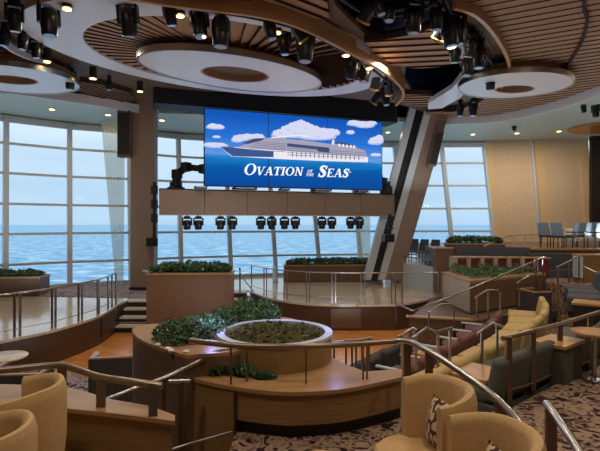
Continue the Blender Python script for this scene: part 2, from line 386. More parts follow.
# base ceiling with openings
ZC = 7.6
def unp(pts, z=ZC): return [tuple(G(a, b, z))[:2] for a, b in pts]
outer = [(-14,-6),(15,-6),(15,9)]+[(p[0], p[1]) for p in rim_r[::-1]]+unp([(395,103),(335,97)])+[(.5,15.8),(-4.6,15.7)]+[(p[0], p[1]) for p in rim_l[::-1]]
pit1 = unp([(318,-40),(336,6),(350,20),(366,35),(388,36),(420,28),(446,18),(452,0),(455,-40)])
pit3 = unp([(406,66),(440,64),(458,62),(464,74),(455,86),(442,93),(412,91),(404,80)])
bm = bmesh.new(); edges = []
for loop in (outer, pit1, pit3):
    vs = [bm.verts.new((p[0], p[1], ZC)) for p in loop]
    edges += [bm.edges.new((vs[i], vs[(i+1) % len(vs)])) for i in range(len(vs))]
bmesh.ops.triangle_fill(bm, edges=edges, use_beauty=True, use_dissolve=False)
r = bmesh.ops.extrude_face_region(bm, geom=bm.faces[:]); bmesh.ops.translate(bm, verts=[v for v in r['geom'] if isinstance(v, bmesh.types.BMVert)], vec=(0,0,.12))
mb = MB(); mb.bm.free(); mb.bm = bm; structure(mb.build('ceiling', M['ceil_plain']))

def clip(poly, nx, ny, c, keep=1):
    out = []
    for i in range(len(poly)):
        p, q = poly[i-1], poly[i]; dp = (p[0]*nx+p[1]*ny-c)*keep; dq = (q[0]*nx+q[1]*ny-c)*keep
        if (dp >= 0) != (dq >= 0):
            t = dp/(dp-dq); out.append((p[0]+(q[0]-p[0])*t, p[1]+(q[1]-p[1])*t))
        if dq >= 0: out.append(q)
    return out
def slats(name, outline, ang, pitch, z, saw, mat, top=ZC):
    nx, ny = -math.sin(ang), math.cos(ang); ks = [p[0]*nx+p[1]*ny for p in outline]
    m = MB(); k = min(ks)
    while k < max(ks):
        s = clip(clip(outline, nx, ny, k, 1), nx, ny, k+pitch, -1)
        if len(s) > 2:
            q_ = clip(s, nx, ny, k+pitch*.975, -1)
            if len(q_) < 3: k += pitch; continue
            zs = [z+saw*((p[0]*nx+p[1]*ny-k)/pitch) for p in q_]
            m.prism(q_, 0, top, z0s=zs)
        k += pitch
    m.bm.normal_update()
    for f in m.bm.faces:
        if abs(f.normal.z) < .3: f.material_index = 1  # slat sides coloured dark as painted shadow gaps
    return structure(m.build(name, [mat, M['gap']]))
lipR = [(450,-60),(454,0),(474,7),(490,22),(503,42),(509,58),(508,69),(500,85),(480,100),(455,110),(425,110)]
sheet = unp(lipR, 7.5)+[(p[0]-.05, p[1]-.1) for p in rim_r]+[(13,7.2),(13,3)]
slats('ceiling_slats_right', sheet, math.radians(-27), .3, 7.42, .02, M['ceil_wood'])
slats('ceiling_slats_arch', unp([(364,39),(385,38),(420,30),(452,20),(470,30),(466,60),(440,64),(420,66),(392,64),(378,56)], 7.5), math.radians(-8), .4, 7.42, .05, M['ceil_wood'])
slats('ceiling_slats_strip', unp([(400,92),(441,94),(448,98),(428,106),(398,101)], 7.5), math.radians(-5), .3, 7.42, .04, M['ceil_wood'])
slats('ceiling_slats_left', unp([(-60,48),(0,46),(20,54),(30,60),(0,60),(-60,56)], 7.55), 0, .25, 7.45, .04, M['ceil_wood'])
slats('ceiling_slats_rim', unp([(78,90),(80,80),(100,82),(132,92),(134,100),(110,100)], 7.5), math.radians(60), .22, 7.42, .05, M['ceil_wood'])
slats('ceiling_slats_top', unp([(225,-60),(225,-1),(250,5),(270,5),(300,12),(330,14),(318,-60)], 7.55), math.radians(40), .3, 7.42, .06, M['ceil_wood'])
structure(MB().prism(unp([(428,108),(442,107),(461,96),(473,80),(471,62),(463,44),(458,46),(463,60),(462,74),(452,87),(428,102)], 7.35), 7.3, 7.45).build('trim_42', M['white']))
structure(MB().tube([G(a, b, 7.4) for a, b in spline_px] if False else [Vector((p[0],p[1],7.38)) for p in spline([tuple(G(a,b,7.4)) for a, b in lipR[1:8]], 5)], .1, 4, sq=(.08,.3)).build('trim_43', M['cap']))
structure(MB().tube([Vector((p[0],p[1],7.4)) for p in spline([tuple(G(a,b,7.4)) for a, b in [(587,-30),(584,4),(587,20),(582,40),(572,58),(565,70)]], 5)], .1, 4, sq=(.06,.1)).build('trim_44', M['gap']))
structure(MB().tube([Vector((p[0],p[1],7.4)) for p in spline([tuple(G(a,b,7.4)) for a, b in [(-50,12),(0,40),(14,49),(30,56),(48,61)]], 5)], .1, 4, sq=(.06,.2)).build('trim_45', M['white']))

# big nested oval: outer white ring, slatted ring, hanging white disc
def fit(cx, cy, a, b, rot): return lambda t, k=1.0: (cx+math.cos(t)*a*k*math.cos(rot)-math.sin(t)*b*k*math.sin(rot), cy+math.cos(t)*a*k*math.sin(rot)+math.sin(t)*b*k*math.cos(rot))
YAW = math.radians(25)
C_out = fit(-1.8,12.05,4.65,2.78,math.radians(32)); C_in = fit(-1.6,12.15,3.65,2.35,math.radians(29))
A_out = fit(-1.67,12.35,2.5,1.35,math.radians(31)); A_in = fit(-1.7,12.43,.92,.62,YAW)
def annulus(m, fo, fi, z0, z1, N=72, a0=0, a1=2*PI):
    full = abs(a1-a0-2*PI) < 1e-6
    K = N if full else N+1
    A = [[m.bm.verts.new((*f(a0+(a1-a0)*k/N), z)) for k in range(K)] for f, z in ((fo,z0),(fi,z0),(fi,z1),(fo,z1))]
    for k in range(N):
        j = (k+1) % K
        for q in range(4):
            B, D = A[q], A[(q+1) % 4]; m.face([B[k], B[j], D[j], D[k]])
    return m
structure(annulus(MB(), C_out, C_in, 7.36, 7.62).build('ceiling_ring_white', M['white']))
m = MB(); NB = 64
for k in range(NB):
    t0, t1 = 2*PI*k/NB, 2*PI*(k+.95)/NB
    o0, o1, i0, i1 = C_in(t0,.998), C_in(t1,.998), A_out(t0,.8), A_out(t1,.8)
    lo = o1[1]-o0[1] > 0
    m.prism([i0, i1, o1, o0], 0, 7.61, z0s=[7.41,7.47,7.47,7.37] if lo else [7.44,7.425,7.395,7.43])
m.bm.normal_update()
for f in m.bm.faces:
    if abs(f.normal.z) < .3: f.material_index = 1  # ring slat sides also carry the painted shade
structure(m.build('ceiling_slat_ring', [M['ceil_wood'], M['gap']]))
t = thing('ceiling_disc', (-1.67,12.35,7.1), 'large white oval ceiling disc hanging above the video screen', 'ceiling panel')
annulus(MB(), A_out, A_in, 7.12, 7.24).build('disc', M['white'], t)
annulus(MB(), lambda a: A_out(a, 1.012), lambda a: A_out(a, .99), 7.10, 7.26).build('rim', M['steel'], t)
annulus(MB(), lambda a: A_in(a, 1.0), lambda a: A_in(a, .93), 7.13, 7.4).build('recess_ring', M['ceil_wood'], t)
MB().prism([A_in(2*PI*k/40, .95) for k in range(40)], 7.3, 7.34).build('recess_panel', M['ceil_plain'], t)
annulus(MB(), lambda a: A_out(a, .8), lambda a: A_out(a, .7), 7.24, 7.5).build('drum', M['ceil_wood'], t)
def disc(cx, cy, r, label, hole, hx, hy):
    t = thing('ceiling_disc', (cx,cy,7.1), label, 'ceiling panel')
    f = fit(cx,cy,r*1.12,r*.92,YAW*.4); h = fit(cx+hx,cy+hy,hole*1.2,hole*.8,YAW*.4)
    annulus(MB(), f, h, 7.12, 7.22).build('disc', M['white'], t)
    annulus(MB(), lambda a: f(a, 1.01), lambda a: f(a, .985), 7.1, 7.24).build('rim', M['steel'], t)
    annulus(MB(), h, lambda a: h(a, .9), 7.13, 7.36).build('recess_ring', M['ceil_wood'], t)
    MB().prism([h(2*PI*k/40, .95) for k in range(40)], 7.3, 7.34).build('recess_panel', M['ceil_plain'], t)
    annulus(MB(), lambda a: f(a, .9), lambda a: f(a, .8), 7.22, 7.44).build('drum', M['ceil_wood'], t)
disc(6.15,13.45,1.42,'white oval ceiling disc on the right above the tiered sofas',.5,.15,.35)
disc(-7.9,12.9,1.5,'white oval ceiling disc at the far left above the stage',.55,0,.0)
# lip of the lighting slot round the big oval
lip = spline([tuple(G(a,b,7.35)) for a, b in [(120,-14),(160,-6),(205,0),(257,7),(300,19),(350,45),(385,66),(401,81),(403,91),(396,100)]], 5)
structure(MB().tube([Vector((p[0],p[1],7.35)) for p in lip], .1, 4, sq=(.08,.4)).build('trim_46', M['cap']))

# stage header (black loft front) and screen
SL, SR = Vector((X(205,15.6), 15.6, 0)), Vector((X(382,17.8), 17.8, 0))
sdir = (SR-SL).normalized(); snrm = Vector((sdir.y,-sdir.x,0))     # towards the room
def hpt(px, off=0):                                            # point of the screen line seen at column px
    k = (px-CX)/F; d = SR-SL; tt = (k*SL.y-SL.x)/(d.x-k*d.y); return SL+d*tt-snrm*off
a, b = hpt(154, .1), hpt(399, .1)
structure(MB().hexa([a+Vector((0,0,7.08)), b+Vector((0,0,7.08)), b-snrm*.9+Vector((0,0,7.08)), a-snrm*.9+Vector((0,0,7.08))], [a+Vector((0,0,8.7)), b+Vector((0,0,8.7)), b-snrm*.9+Vector((0,0,8.7)), a-snrm*.9+Vector((0,0,8.7))]).build('wall_stage_header', M['black']))

# ------------------------------------------------------------------ video screen
SZ0, SZ1 = 4.46, 7.0
def S(px, py, off):
    k = (px-CX)/F; d = SR-SL; tt = (k*SL.y-SL.x)/(d.x-k*d.y); p = SL+d*tt
    # rows follow the screen's own edges
    yt = 110.2+(px-205)/177*12.3; yb = 186.0+(px-205)/177*2.0
    v = (yb-py)/(yb-yt)
    return Vector((p.x,p.y,SZ0+(SZ1-SZ0)*v))+snrm*off
scr = thing('video_screen', Vector(((SL.x+SR.x)/2,(SL.y+SR.y)/2,SZ0)), 'wide video screen showing a cruise ship under white lettering', 'screen')
def sbox(u0, u1, z0, z1, o0, o1):
    d = SR-SL; a, b = SL+d*u0, SL+d*u1
    return MB().hexa([a+snrm*o1+Vector((0,0,z0)), b+snrm*o1+Vector((0,0,z0)), b+snrm*o0+Vector((0,0,z0)), a+snrm*o0+Vector((0,0,z0))], [a+snrm*o1+Vector((0,0,z1)), b+snrm*o1+Vector((0,0,z1)), b+snrm*o0+Vector((0,0,z1)), a+snrm*o0+Vector((0,0,z1))])
sbox(-.004,1.004,SZ0-.03,SZ1+.03,-.16,-.02).build('housing', M['black'], scr)
def screen_mat(name, fn):
    m = bpy.data.materials.new(name); m.use_nodes = True; nt = m.node_tree; n = nt.nodes; l = nt.links
    n.clear(); o = n.new('ShaderNodeOutputMaterial'); e = n.new('ShaderNodeEmission'); l.new(e.outputs[0], o.inputs[0]); fn(n, l, e); return m
def sky_fn(n, l, e):
    tc = n.new('ShaderNodeTexCoord'); sp = n.new('ShaderNodeSeparateXYZ'); l.new(tc.outputs['Object'], sp.inputs[0])
    mr = n.new('ShaderNodeMapRange'); mr.inputs['From Max'].default_value = SZ1-SZ0; l.new(sp.outputs['Z'], mr.inputs['Value'])
    nz = n.new('ShaderNodeTexNoise'); nz.inputs['Scale'].default_value = 2.2; nz.inputs['Detail'].default_value = 6; mp = n.new('ShaderNodeMapping'); mp.inputs['Scale'].default_value = (.5,.5,5); l.new(tc.outputs['Object'], mp.inputs[0]); l.new(mp.outputs[0], nz.inputs['Vector'])
    ad = n.new('ShaderNodeMath'); ad.operation = 'MULTIPLY_ADD'; ad.inputs[1].default_value = .12; l.new(nz.outputs['Fac'], ad.inputs[0]); l.new(mr.outputs[0], ad.inputs[2])
    rp = n.new('ShaderNodeValToRGB'); q = rp.color_ramp.elements
    q[0].position = .06; q[0].color = lin((14,70,150)); q[1].position = 1.0; q[1].color = lin((20,84,178))
    for p_, c_ in ((.30,(10,84,160)),(.40,(22,112,184)),(.455,(40,128,200)),(.47,(96,150,220)),(.7,(40,112,208))): k = q.new(p_); k.color = lin(c_)
    l.new(ad.outputs[0], rp.inputs[0]); l.new(rp.outputs[0], e.inputs[0]); e.inputs[1].default_value = 1.0
smat = screen_mat('screen sky and sea', sky_fn)
for u0, u1 in ((0,.3275),(.331,.664),(.6675,1)):
    sbox(u0,u1,SZ0,SZ1,-.02,0).build('panel', smat, scr)
def em(name, c): return screen_mat(name, lambda n, l, e: (setattr(e.inputs[0], 'default_value', lin(c)), setattr(e.inputs[1], 'default_value', 1.0)))
EM = {k: em('screen '+k, c) for k, c in {'white':(250,250,252),'cloud':(208,210,236),'cloud2':(166,182,226),'hull':(60,84,136),'ship':(160,158,178),'shade':(108,112,146),'deck':(64,74,112),'line':(232,226,232)}.items()}
def zs(x, y): return (200+x/3.158, 100+y/3.158)
def shape(m, pts, off): m.poly([S(*zs(x, y), off) for x, y in pts])
def blob(m, x, y, rx, ry, off, seg=14): shape(m, [(x+rx*math.cos(2*PI*k/seg), y-ry*math.sin(2*PI*k/seg)) for k in range(seg)], off)
m1, m2 = MB(), MB()
clouds = [(255,108,30,14),(280,98,30,18),(300,88,26,18),(318,80,20,16),(335,92,30,20),(360,100,30,18),(385,104,28,16),(410,104,24,14),(425,102,18,10),(300,108,50,12),(370,116,60,10),(130,122,30,10),(150,118,22,9),(180,118,26,9),(118,128,20,8),
          (48,88,30,8),(40,85,14,7),(62,90,16,6),(52,120,14,4),(50,146,40,8),(30,144,20,6),(500,74,38,8),(520,78,32,9),(485,70,20,6),(540,72,20,6),(556,126,24,12),(566,120,14,12),(545,130,16,8),(475,101,14,6),(555,170,18,5),(475,158,8,10)]
groups = [clouds[:11], clouds[11:15], clouds[15:18], clouds[18:19], clouds[19:21], clouds[21:25], clouds[25:28], clouds[28:29], clouds[29:30], clouds[30:31]]
for g_ in groups:
    m1, m2 = MB(), MB()
    for i, (x, y, rx, ry) in enumerate(g_):
        blob(m2, x, y+ry*.3, rx*1.02, ry*.9, .004+i*.00006)
        for q in range(7):
            an = q*.9+i; blob(m1, x+rx*.55*math.cos(an), y-ry*.1+ry*.5*math.sin(an), rx*.36, ry*.42, .0065+i*.00006+q*.000008)
    cl_ = m2.build('cloud', EM['cloud2'], scr, fix=False); m1.build('cloud_highlight', EM['cloud'], cl_, fix=False)
m = MB(); shape(m, [(64,150),(100,155),(110,152),(230,160),(530,178),(530,194),(400,192),(240,187),(130,182),(100,181),(80,166)], .010); m.build('ship_hull', EM['line'], scr, fix=False)
m = MB(); shape(m, [(64,150),(150,157),(232,163),(232,182),(130,181),(102,180),(82,166)], .0105); m.build('ship_bow', EM['hull'], scr, fix=False)
m = MB(); shape(m, [(118,152),(150,140),(170,126),(215,122),(255,118),(265,124),(330,128),(420,140),(440,134),(488,144),(500,152),(522,158),(526,180),(232,166)], .0095); m.build('ship_superstructure', EM['ship'], scr, fix=False)
for pl in ([(275,138),(408,150),(408,166),(372,162),(370,156),(275,148)],[(134,138),(172,124),(204,123),(196,130),(150,142)],[(420,136),(440,131),(492,144),(490,148)]):
    m = MB(); shape(m, pl, .0108); m.build('ship_upper_deck', EM['deck'], scr, fix=False)
m = MB()
for r_ in range(6): shape(m, [(180-r_*6,134+r_*5),(270,139+r_*5),(270,140.6+r_*5),(180-r_*6,135.6+r_*5)], .0107)
for r_ in range(4): shape(m, [(275,152+r_*7),(520,164+r_*5.5),(520,165.5+r_*5.5),(275,153.8+r_*7)], .0107)
for k in range(16): shape(m, [(290+k*14,164+k*.6),(293+k*14,164+k*.6),(293+k*14,180+k*.5),(290+k*14,180+k*.5)], .0107)
m.build('ship_balcony_lines', EM['shade'], scr, fix=False)
m = MB(); shape(m, [(222,120),(300,112),(345,114),(346,117),(300,116),(226,123)], .0108); m.build('ship_crane_arm', EM['line'], scr, fix=False)
m = MB(); shape(m, [(415,140),(418,126),(424,126),(424,140)], .0108); m.build('ship_funnel', EM['line'], scr, fix=False)
for x in (440,452,464,476,486):
    m = MB(); blob(m, x, 142+(x-440)*.1, 4, 5, .0109, 8); m.build('ship_dome', EM['line'], scr, fix=False)
# lettering: each glyph from thick and thin strokes with serifs, slanted
def glyph(ch):
    Q = lambda x0, y0, x1, y1, w: [(x0-w/2,y0),(x0+w/2,y0),(x1+w/2,y1),(x1-w/2,y1)]
    sf = lambda x, y, w: [(x-w/2,y),(x+w/2,y),(x+w/2,y+.07),(x-w/2,y+.07)]
    if ch == 'V': return .95, [Q(.18,1,.47,0,.2), Q(.8,1,.5,0,.09), sf(.18,.93,.4), sf(.8,.93,.32)]
    if ch == 'A': return .98, [Q(.48,1,.8,0,.21), Q(.46,1,.17,0,.09), [(.25,.3),(.7,.3),(.7,.38),(.28,.38)], sf(.17,0,.32), sf(.8,0,.4)]
    if ch == 'T': return .85, [Q(.42,0,.42,1,.2), [(.05,.9),(.8,.9),(.8,1),(.05,1)], [(.02,.7),(.08,.7),(.12,1),(.04,1)], [(.76,.7),(.82,.7),(.82,1),(.74,1)], sf(.42,0,.42)]
    if ch == 'I': return .48, [Q(.23,0,.23,1,.2), sf(.23,0,.42), sf(.23,.93,.42)]
    if ch == 'N': return 1.0, [Q(.2,0,.2,1,.09), Q(.2,1,.78,0,.22), Q(.78,0,.78,1,.09), sf(.2,0,.32), sf(.16,.93,.3), sf(.78,.93,.32)]
    if ch == 'E': return .78, [Q(.22,0,.22,1,.2), [(.1,0),(.7,0),(.74,.22),(.68,.22),(.62,.09),(.1,.09)], [(.1,.91),(.62,.91),(.66,.78),(.72,.78),(.7,1),(.1,1)], [(.22,.46),(.52,.46),(.52,.54),(.22,.54)], [(.5,.36),(.55,.36),(.55,.64),(.5,.64)]]
    if ch == 'F': return .72, [Q(.22,0,.22,1,.2), [(.1,.91),(.62,.91),(.66,.78),(.72,.78),(.7,1),(.1,1)], [(.22,.46),(.52,.46),(.52,.54),(.22,.54)], sf(.22,0,.42)]
    if ch == 'H': return .98, [Q(.2,0,.2,1,.19), Q(.78,0,.78,1,.19), [(.2,.46),(.78,.46),(.78,.54),(.2,.54)], sf(.2,0,.36), sf(.2,.93,.36), sf(.78,0,.36), sf(.78,.93,.36)]
    if ch == 'O':
        N = 24; out = []
        for k in range(N):
            a, b = 2*PI*k/N, 2*PI*(k+1)/N
            f = lambda q, rx, ry: (.5+rx*math.cos(q), .5+ry*math.sin(q))
            out.append([f(a,.48,.52), f(b,.48,.52), f(b,.27,.45), f(a,.27,.45)])
        return 1.02, out
    if ch == 'S':
        c = spline([(.6,.76,0),(.52,.92,0),(.36,.96,0),(.2,.88,0),(.17,.72,0),(.3,.58,0),(.46,.45,0),(.56,.28,0),(.5,.1,0),(.34,.03,0),(.17,.08,0),(.1,.26,0)], 3)
        out = []
        for i in range(len(c)-1):
            p, q = c[i], c[i+1]; d = (q-p).normalized(); nn = Vector((-d.y,d.x,0)); s_ = i/(len(c)-1); wd = .05+.085*math.sin(PI*s_)**2
            s2 = (i+1)/(len(c)-1); w2 = .05+.085*math.sin(PI*s2)**2
            out.append([tuple((p+nn*wd)[:2]), tuple((p-nn*wd)[:2]), tuple((q-nn*w2)[:2]), tuple((q+nn*w2)[:2])])
        out += [[(.57,.66),(.63,.66),(.68,1.0),(.62,1.0)], [(.06,0),(.12,0),(.14,.34),(.08,.34)]]
        return .72, out
def write(text, x0, x1, yb, hts, off, slant=.22):
    tot = sum(glyph(c)[0]*h for c, h in zip(text, hts)); x = x0; k = (x1-x0)/tot; j = 0
    for c, h in zip(text, hts):
        wd, ps = glyph(c); m = MB()
        for pl in ps:
            j += 1; y_ = yb+(x-x0)*.0
            shape(m, [(x+(px_*h)*k+py_*h*slant, y_-py_*h) for px_, py_ in pl], off+j*.00002)
        x += wd*h*k; m.build('letter', EM['white'], scr, fix=False)
write('OVATION', 136, 324, 238, [35]+[26]*6, .012); write('OF', 338, 355, 228, [9,9], .012); write('THE', 333, 358, 239, [9,9,9], .012); write('SEAS', 370, 468, 241, [35]+[26]*3, .012)
m = MB(); shape(m, [(471,224),(477,224),(477,226),(471,226)], .012); m.build('trademark_sign', EM['white'], scr, fix=False)

# beam below the screen
a, b = hpt(160, .35), hpt(398, .35); a = a.copy(); b = b.copy()
def beam_box(u0, u1, z0, z1, o0, o1):
    d = b-a; p, q = a+d*u0, a+d*u1
    return MB().hexa([p+snrm*o1+Vector((0,0,z0)), q+snrm*o1+Vector((0,0,z0)), q+snrm*o0+Vector((0,0,z0)), p+snrm*o0+Vector((0,0,z0))], [p+snrm*o1+Vector((0,0,z1)), q+snrm*o1+Vector((0,0,z1)), q+snrm*o0+Vector((0,0,z1)), p+snrm*o0+Vector((0,0,z1))])
bt = thing('stage_beam', Vector(((a.x+b.x)/2,(a.y+b.y)/2,3.46)), 'long brown panelled beam running beneath the video screen', 'beam')
for k in range(6): beam_box(k/6+.001,(k+1)/6-.001,3.48,4.3,-.5,.1).build('panel', M['column'], bt)
beam_box(0,1,3.46,3.49,-.5,.09).build('underside', M['pale'], bt); beam_box(0,1,4.3,4.34,-.5,.09).build('top_tray', M['black'], bt)
# robot arms behind the screen foot
def arm(label, pts, d, r):
    t = thing('robotic_arm', P(pts[0][0], pts[0][1]+2, d), label, 'robot arm')
    m = MB(); q = P(pts[0][0], pts[0][1], d); m.lathe([(r*2.2,-.25),(r*2.2,.0),(r*1.5,.06),(r*1.5,.2)], q, 16); m.build('base', M['black'], t)
    for i in range(len(pts)-1):
        p0, p1 = P(*pts[i], d), P(*pts[i+1], d)
        MB().tube([p0, p0.lerp(p1,.5), p1], r*(1.1-.15*i), 10).build('arm_link', M['black'], t)
        MB().lathe([(0,-r*1.3),(r*1.35,-r*1.0),(r*1.35,r*1.0),(0,r*1.3)], p1, 14).build('joint', M['black'], t, True)
arm('black robotic arm left of the video screen', [(176,188),(177,174),(186,167),(204,169)], 17.2, .15)
arm('short black robotic arm at the right foot of the video screen', [(386,187),(384,181),(379,178)], 18.15, .11)
for px, wd, lb in ((201,12,'leftmost white device on the beam top, beside the robot arm'),(245,24,'wide white device on the beam top below the ship bow'),(285,10,'white device on the beam top below the middle of the lettering'),(322,20,'white device on the beam top right of the middle seam'),(362,12,'rightmost white device on the beam top')):
    p = hpt(px, .1); p = Vector((p.x,p.y,4.345)); t = thing('stage_device', p, lb, 'stage device', 'devices along the beam top'); W = wd/F*p.y
    MB().box(p+Vector((0,0,.035)), (W,.3,.07), math.atan2(sdir.y, sdir.x)).build('casing', M['black'], t); MB().box(p+snrm*.16+Vector((0,0,.05)), (W*.8,.02,.03), math.atan2(sdir.y, sdir.x)).build('front_strip', M['white'], t)

# ------------------------------------------------------------------ columns
t = thing('column', (X(142.5,16.9),17.1,ST), 'upright brown clad column left of the stage beam', 'column')
MB().box((X(142.5,16.9),17.1,4.3), (.84,.5,7.0)).build('shaft', M['column'], t, bevel=.03); MB().box((X(142.5,16.9),17.1,ST+.06), (.9,.56,.12)).build('plinth', M['dark'], t)
# raking column on the right
def rake(m, p_top, p_bot, d, dep):
    (xa, xb, yt), (xc, xd, yb) = p_top, p_bot
    m.hexa([P(xc,yb,d), P(xd,yb,d), P(xd,yb,d)+Vector((0,dep,0)), P(xc,yb,d)+Vector((0,dep,0))], [P(xa,yt,d), P(xb,yt,d), P(xb,yt,d)+Vector((0,dep,0)), P(xa,yt,d)+Vector((0,dep,0))]); return m
t = thing('raking_column', P(383,282,18.6), 'raking brown column with pale edge at the right of the stage beam', 'column')
rake(MB(), (436,454,95), (385,401,280), 18.4, .5).build('shaft', M['column'], t)
rake(MB(), (429,436,95), (378,385,280), 18.4, .5).build('pale_edge', M['pale'], t)
rake(MB(), (420,429,95), (371,378,280), 18.55, .3).build('cable_slot', M['black'], t)
rake(MB(), (413,420,95), (364,371,280), 18.4, .4).build('outer_edge', M['pale'], t)
# loudspeakers on the columns
def speaker(px0, px1, y0, y1, d, dep, label, sl=0):
    c = P((px0+px1)/2, y1, d); t = thing('loudspeaker', c, label, 'loudspeaker')
    A = [P(px0+sl,y0,d), P(px1+sl,y0,d), P(px1,y1,d), P(px0,y1,d)]
    MB().hexa(A, [p+Vector((0,dep,0)) for p in A]).build('cabinet', M['veneer_dark'], t, bevel=.02)
    g = [A[0].lerp(A[2],.06), A[1].lerp(A[3],.06), A[2].lerp(A[0],.06), A[3].lerp(A[1],.06)]
    MB().hexa([p+Vector((0,-.02,0)) for p in g], g).build('grille', M['dark'], t)
    MB().box((A[0]+A[2])/2+Vector((0,dep+.06,0)), (.1,.14,.3)).build('bracket', M['black'], t)
speaker(117,130.3,110,157,16.6,.3,'tall dark loudspeaker cabinet on the upright column')
speaker(428,436.5,131,166,17.9,.35,'tall dark loudspeaker cabinet on the raking column',8)

# ------------------------------------------------------------------ moving-head lights
def make_spot():
    t = thing('moving_head_spotlight', (0,0,0), 'x', 'stage light')         # hangs below its origin, 1 m tall
    MB().box((0,0,-.1), (.34,.26,.16), bev=.02).build('base', M['black_gloss'], t)
    MB().tube([(0,0,-.02),(0,0,.1)], .035).build('clamp', M['black'], t)
    m = MB(); m.box((-.24,0,-.42), (.07,.16,.56), bev=.015); m.box((.24,0,-.42), (.07,.16,.56), bev=.015); m.box((0,0,-.2), (.5,.16,.07), bev=.015); m.build('yoke', M['black_gloss'], t)
    h = MB(); h.lathe([(0,-1.0),(.16,-1.0),(.19,-.96),(.2,-.74),(.22,-.66),(.22,-.42),(.17,-.32),(0,-.3)], seg=20); hd = h.build('head', M['black_gloss'], t, True)
    MB().lathe([(0,-1.012),(.145,-1.01),(.145,-.99),(0,-.985)], seg=20).build('lens', M['lens'], hd)
    return t
def hang(proto, first, px, pyb, h, ztop, tilt=0, rz=0, d=None):
    o = proto if first else copy_tree(proto)
    zb = ztop-h
    dd = d or (CH-zb)*F/(pyb-HY)
    o.location = (X(px,dd), dd, ztop); o.scale = (h*1.0,)*3; o.rotation_euler = (tilt*.25, 0, rz)
    return o
proto = make_spot(); first = True
ring = [(48,37,.75),(70,89,.6),(109,90,.42),(126,34,.75),(167,24,.55),(198,40,.7),(222,47,.85),(267,40,.6),(284,54,.6),(306,62,.85),(353,78,.7),(368,82,.55),(384,106,.6)]
for i, (px, py, h) in enumerate(sorted(ring)):
    o = hang(proto, first, px, py, h, 7.55, random.uniform(-1,1), random.uniform(0,6)); first = False
    tag(o, 'black moving-head spotlight, %s from the left round the big oval' % ORD[i], 'stage light', 'spotlights round the big ceiling oval')
lp = [(14,30,.6),(6,46,.5),(24,50,.5),(36,58,.5)]
for i, (px, py, h) in enumerate(sorted(lp)):
    o = hang(proto, False, px, py, h, 7.5, random.uniform(-1,1), random.uniform(0,6)); tag(o, 'black moving-head spotlight at the far left, %s from the picture edge' % ORD[i], 'stage light', 'spotlights in the left ceiling slot')
rpit = [(376,16,.5),(390,22,.55),(415,32,.7),(436,30,.6),(446,48,.8),(458,44,.7),(456,62,.55),(470,76,.7),(474,56,.6),(480,68,.7),(491,89,.62)]
for i, (px, py, h) in enumerate(sorted(rpit)):
    o = hang(proto, False, px, py, h, 7.55, random.uniform(-1,1), random.uniform(0,6)); tag(o, 'black moving-head spotlight, %s from the left round the right-hand ceiling pit' % ORD[i], 'stage light', 'spotlights round the right ceiling pit')
for i, (px, py, h, dd) in enumerate([(461,116,.55,16.0),(474,116,.6,15.8),(514,131,.35,18.4),(583,113,.42,14.8),(595,117,.55,14.2)]):
    o = hang(proto, False, px, py, h, 7.4, .3, 1+i, None); tag(o, 'black spotlight, %s from the left below the outer ceiling rim' % ORD[i], 'stage light', 'spotlights below the outer ceiling rim')
for i, px in enumerate((188,199.5,222,234,263,274,287,298,325,335,354,363)):
    p = hpt(px, .3); o = copy_tree(proto); o.location = (p.x, p.y, 3.44); o.scale = (.62,.62,.46); o.rotation_euler = (0,0,math.atan2(sdir.y,sdir.x))
    tag(o, 'small black spotlight under the stage beam, %s from the left' % ORD[i], 'stage light', 'spotlights under the stage beam')
def make_can():
    t = thing('par_can', (0,0,0), 'x', 'stage light')
    MB().lathe([(.06,0),(.11,-.04),(.12,-.36),(.0,-.36)], seg=16).build('body', M['black_gloss'], t, True)
    MB().lathe([(.1,-.375),(.14,-.37),(.14,-.33),(.12,-.32)], seg=16).build('trim_ring', M['gold_lens'], t); MB().lathe([(0,-.37),(.1,-.37),(.1,-.365)], seg=16).build('lens', M['lens'], t)
    MB().tube([(0,0,-.02),(0,0,.25)], .025, 6).build('stem', M['black'], t)
    return t
can = make_can()
for i, (px, py) in enumerate(sorted([(372,14),(446,33),(368,76),(377,84),(387,90),(380,100),(294,36)])):
    o = can if i == 0 else copy_tree(can); q = G(px,py,7.18); o.location = (q.x,q.y,7.42); o.rotation_euler = (.7,0,random.uniform(-1.2,1.2)); o.scale = (1.1,)*3
    tag(o, 'small brass-trimmed black can light, %s from the left among the ceiling spotlights' % ORD[i], 'stage light', 'brass-trimmed can lights')
# pipes that carry them
def pipe(label, pts, z, r=.05):
    s_ = spline([tuple(G(a,b,z)) for a, b in pts], 5); t = thing('lighting_pipe', (s_[0].x,s_[0].y,z), label, 'lighting pipe')
    MB().tube([(p[0],p[1],z) for p in s_], r, 8).build('pipe', M['black'], t)
    m = MB()
    for p in s_[::4]: m.tube([(p[0],p[1],z),(p[0],p[1],7.62)], .02, 6)
    m.build('hanger', M['black'], t)
    MB().tube([(p[0]+.16,p[1]+.05,z-.08) for p in s_], r*.7, 8).build('cable', M['black'], t)
pipe('curved black lighting pipe round the big ceiling oval', [(130,-6),(190,4),(250,14),(300,28),(345,52),(375,72),(390,88),(388,96)], 7.42)
pipe('curved black lighting pipe in the right ceiling pit', [(436,-10),(448,14),(464,32),(478,48),(488,66),(480,86)], 7.42)
pipe('curved black lighting pipe in the far left ceiling slot', [(-30,14),(0,34),(16,44),(32,53),(46,58)], 7.4)
pipe('curved black lighting pipe in the dark opening at the top', [(330,-10),(352,6),(376,12),(404,8),(430,0)], 7.75)
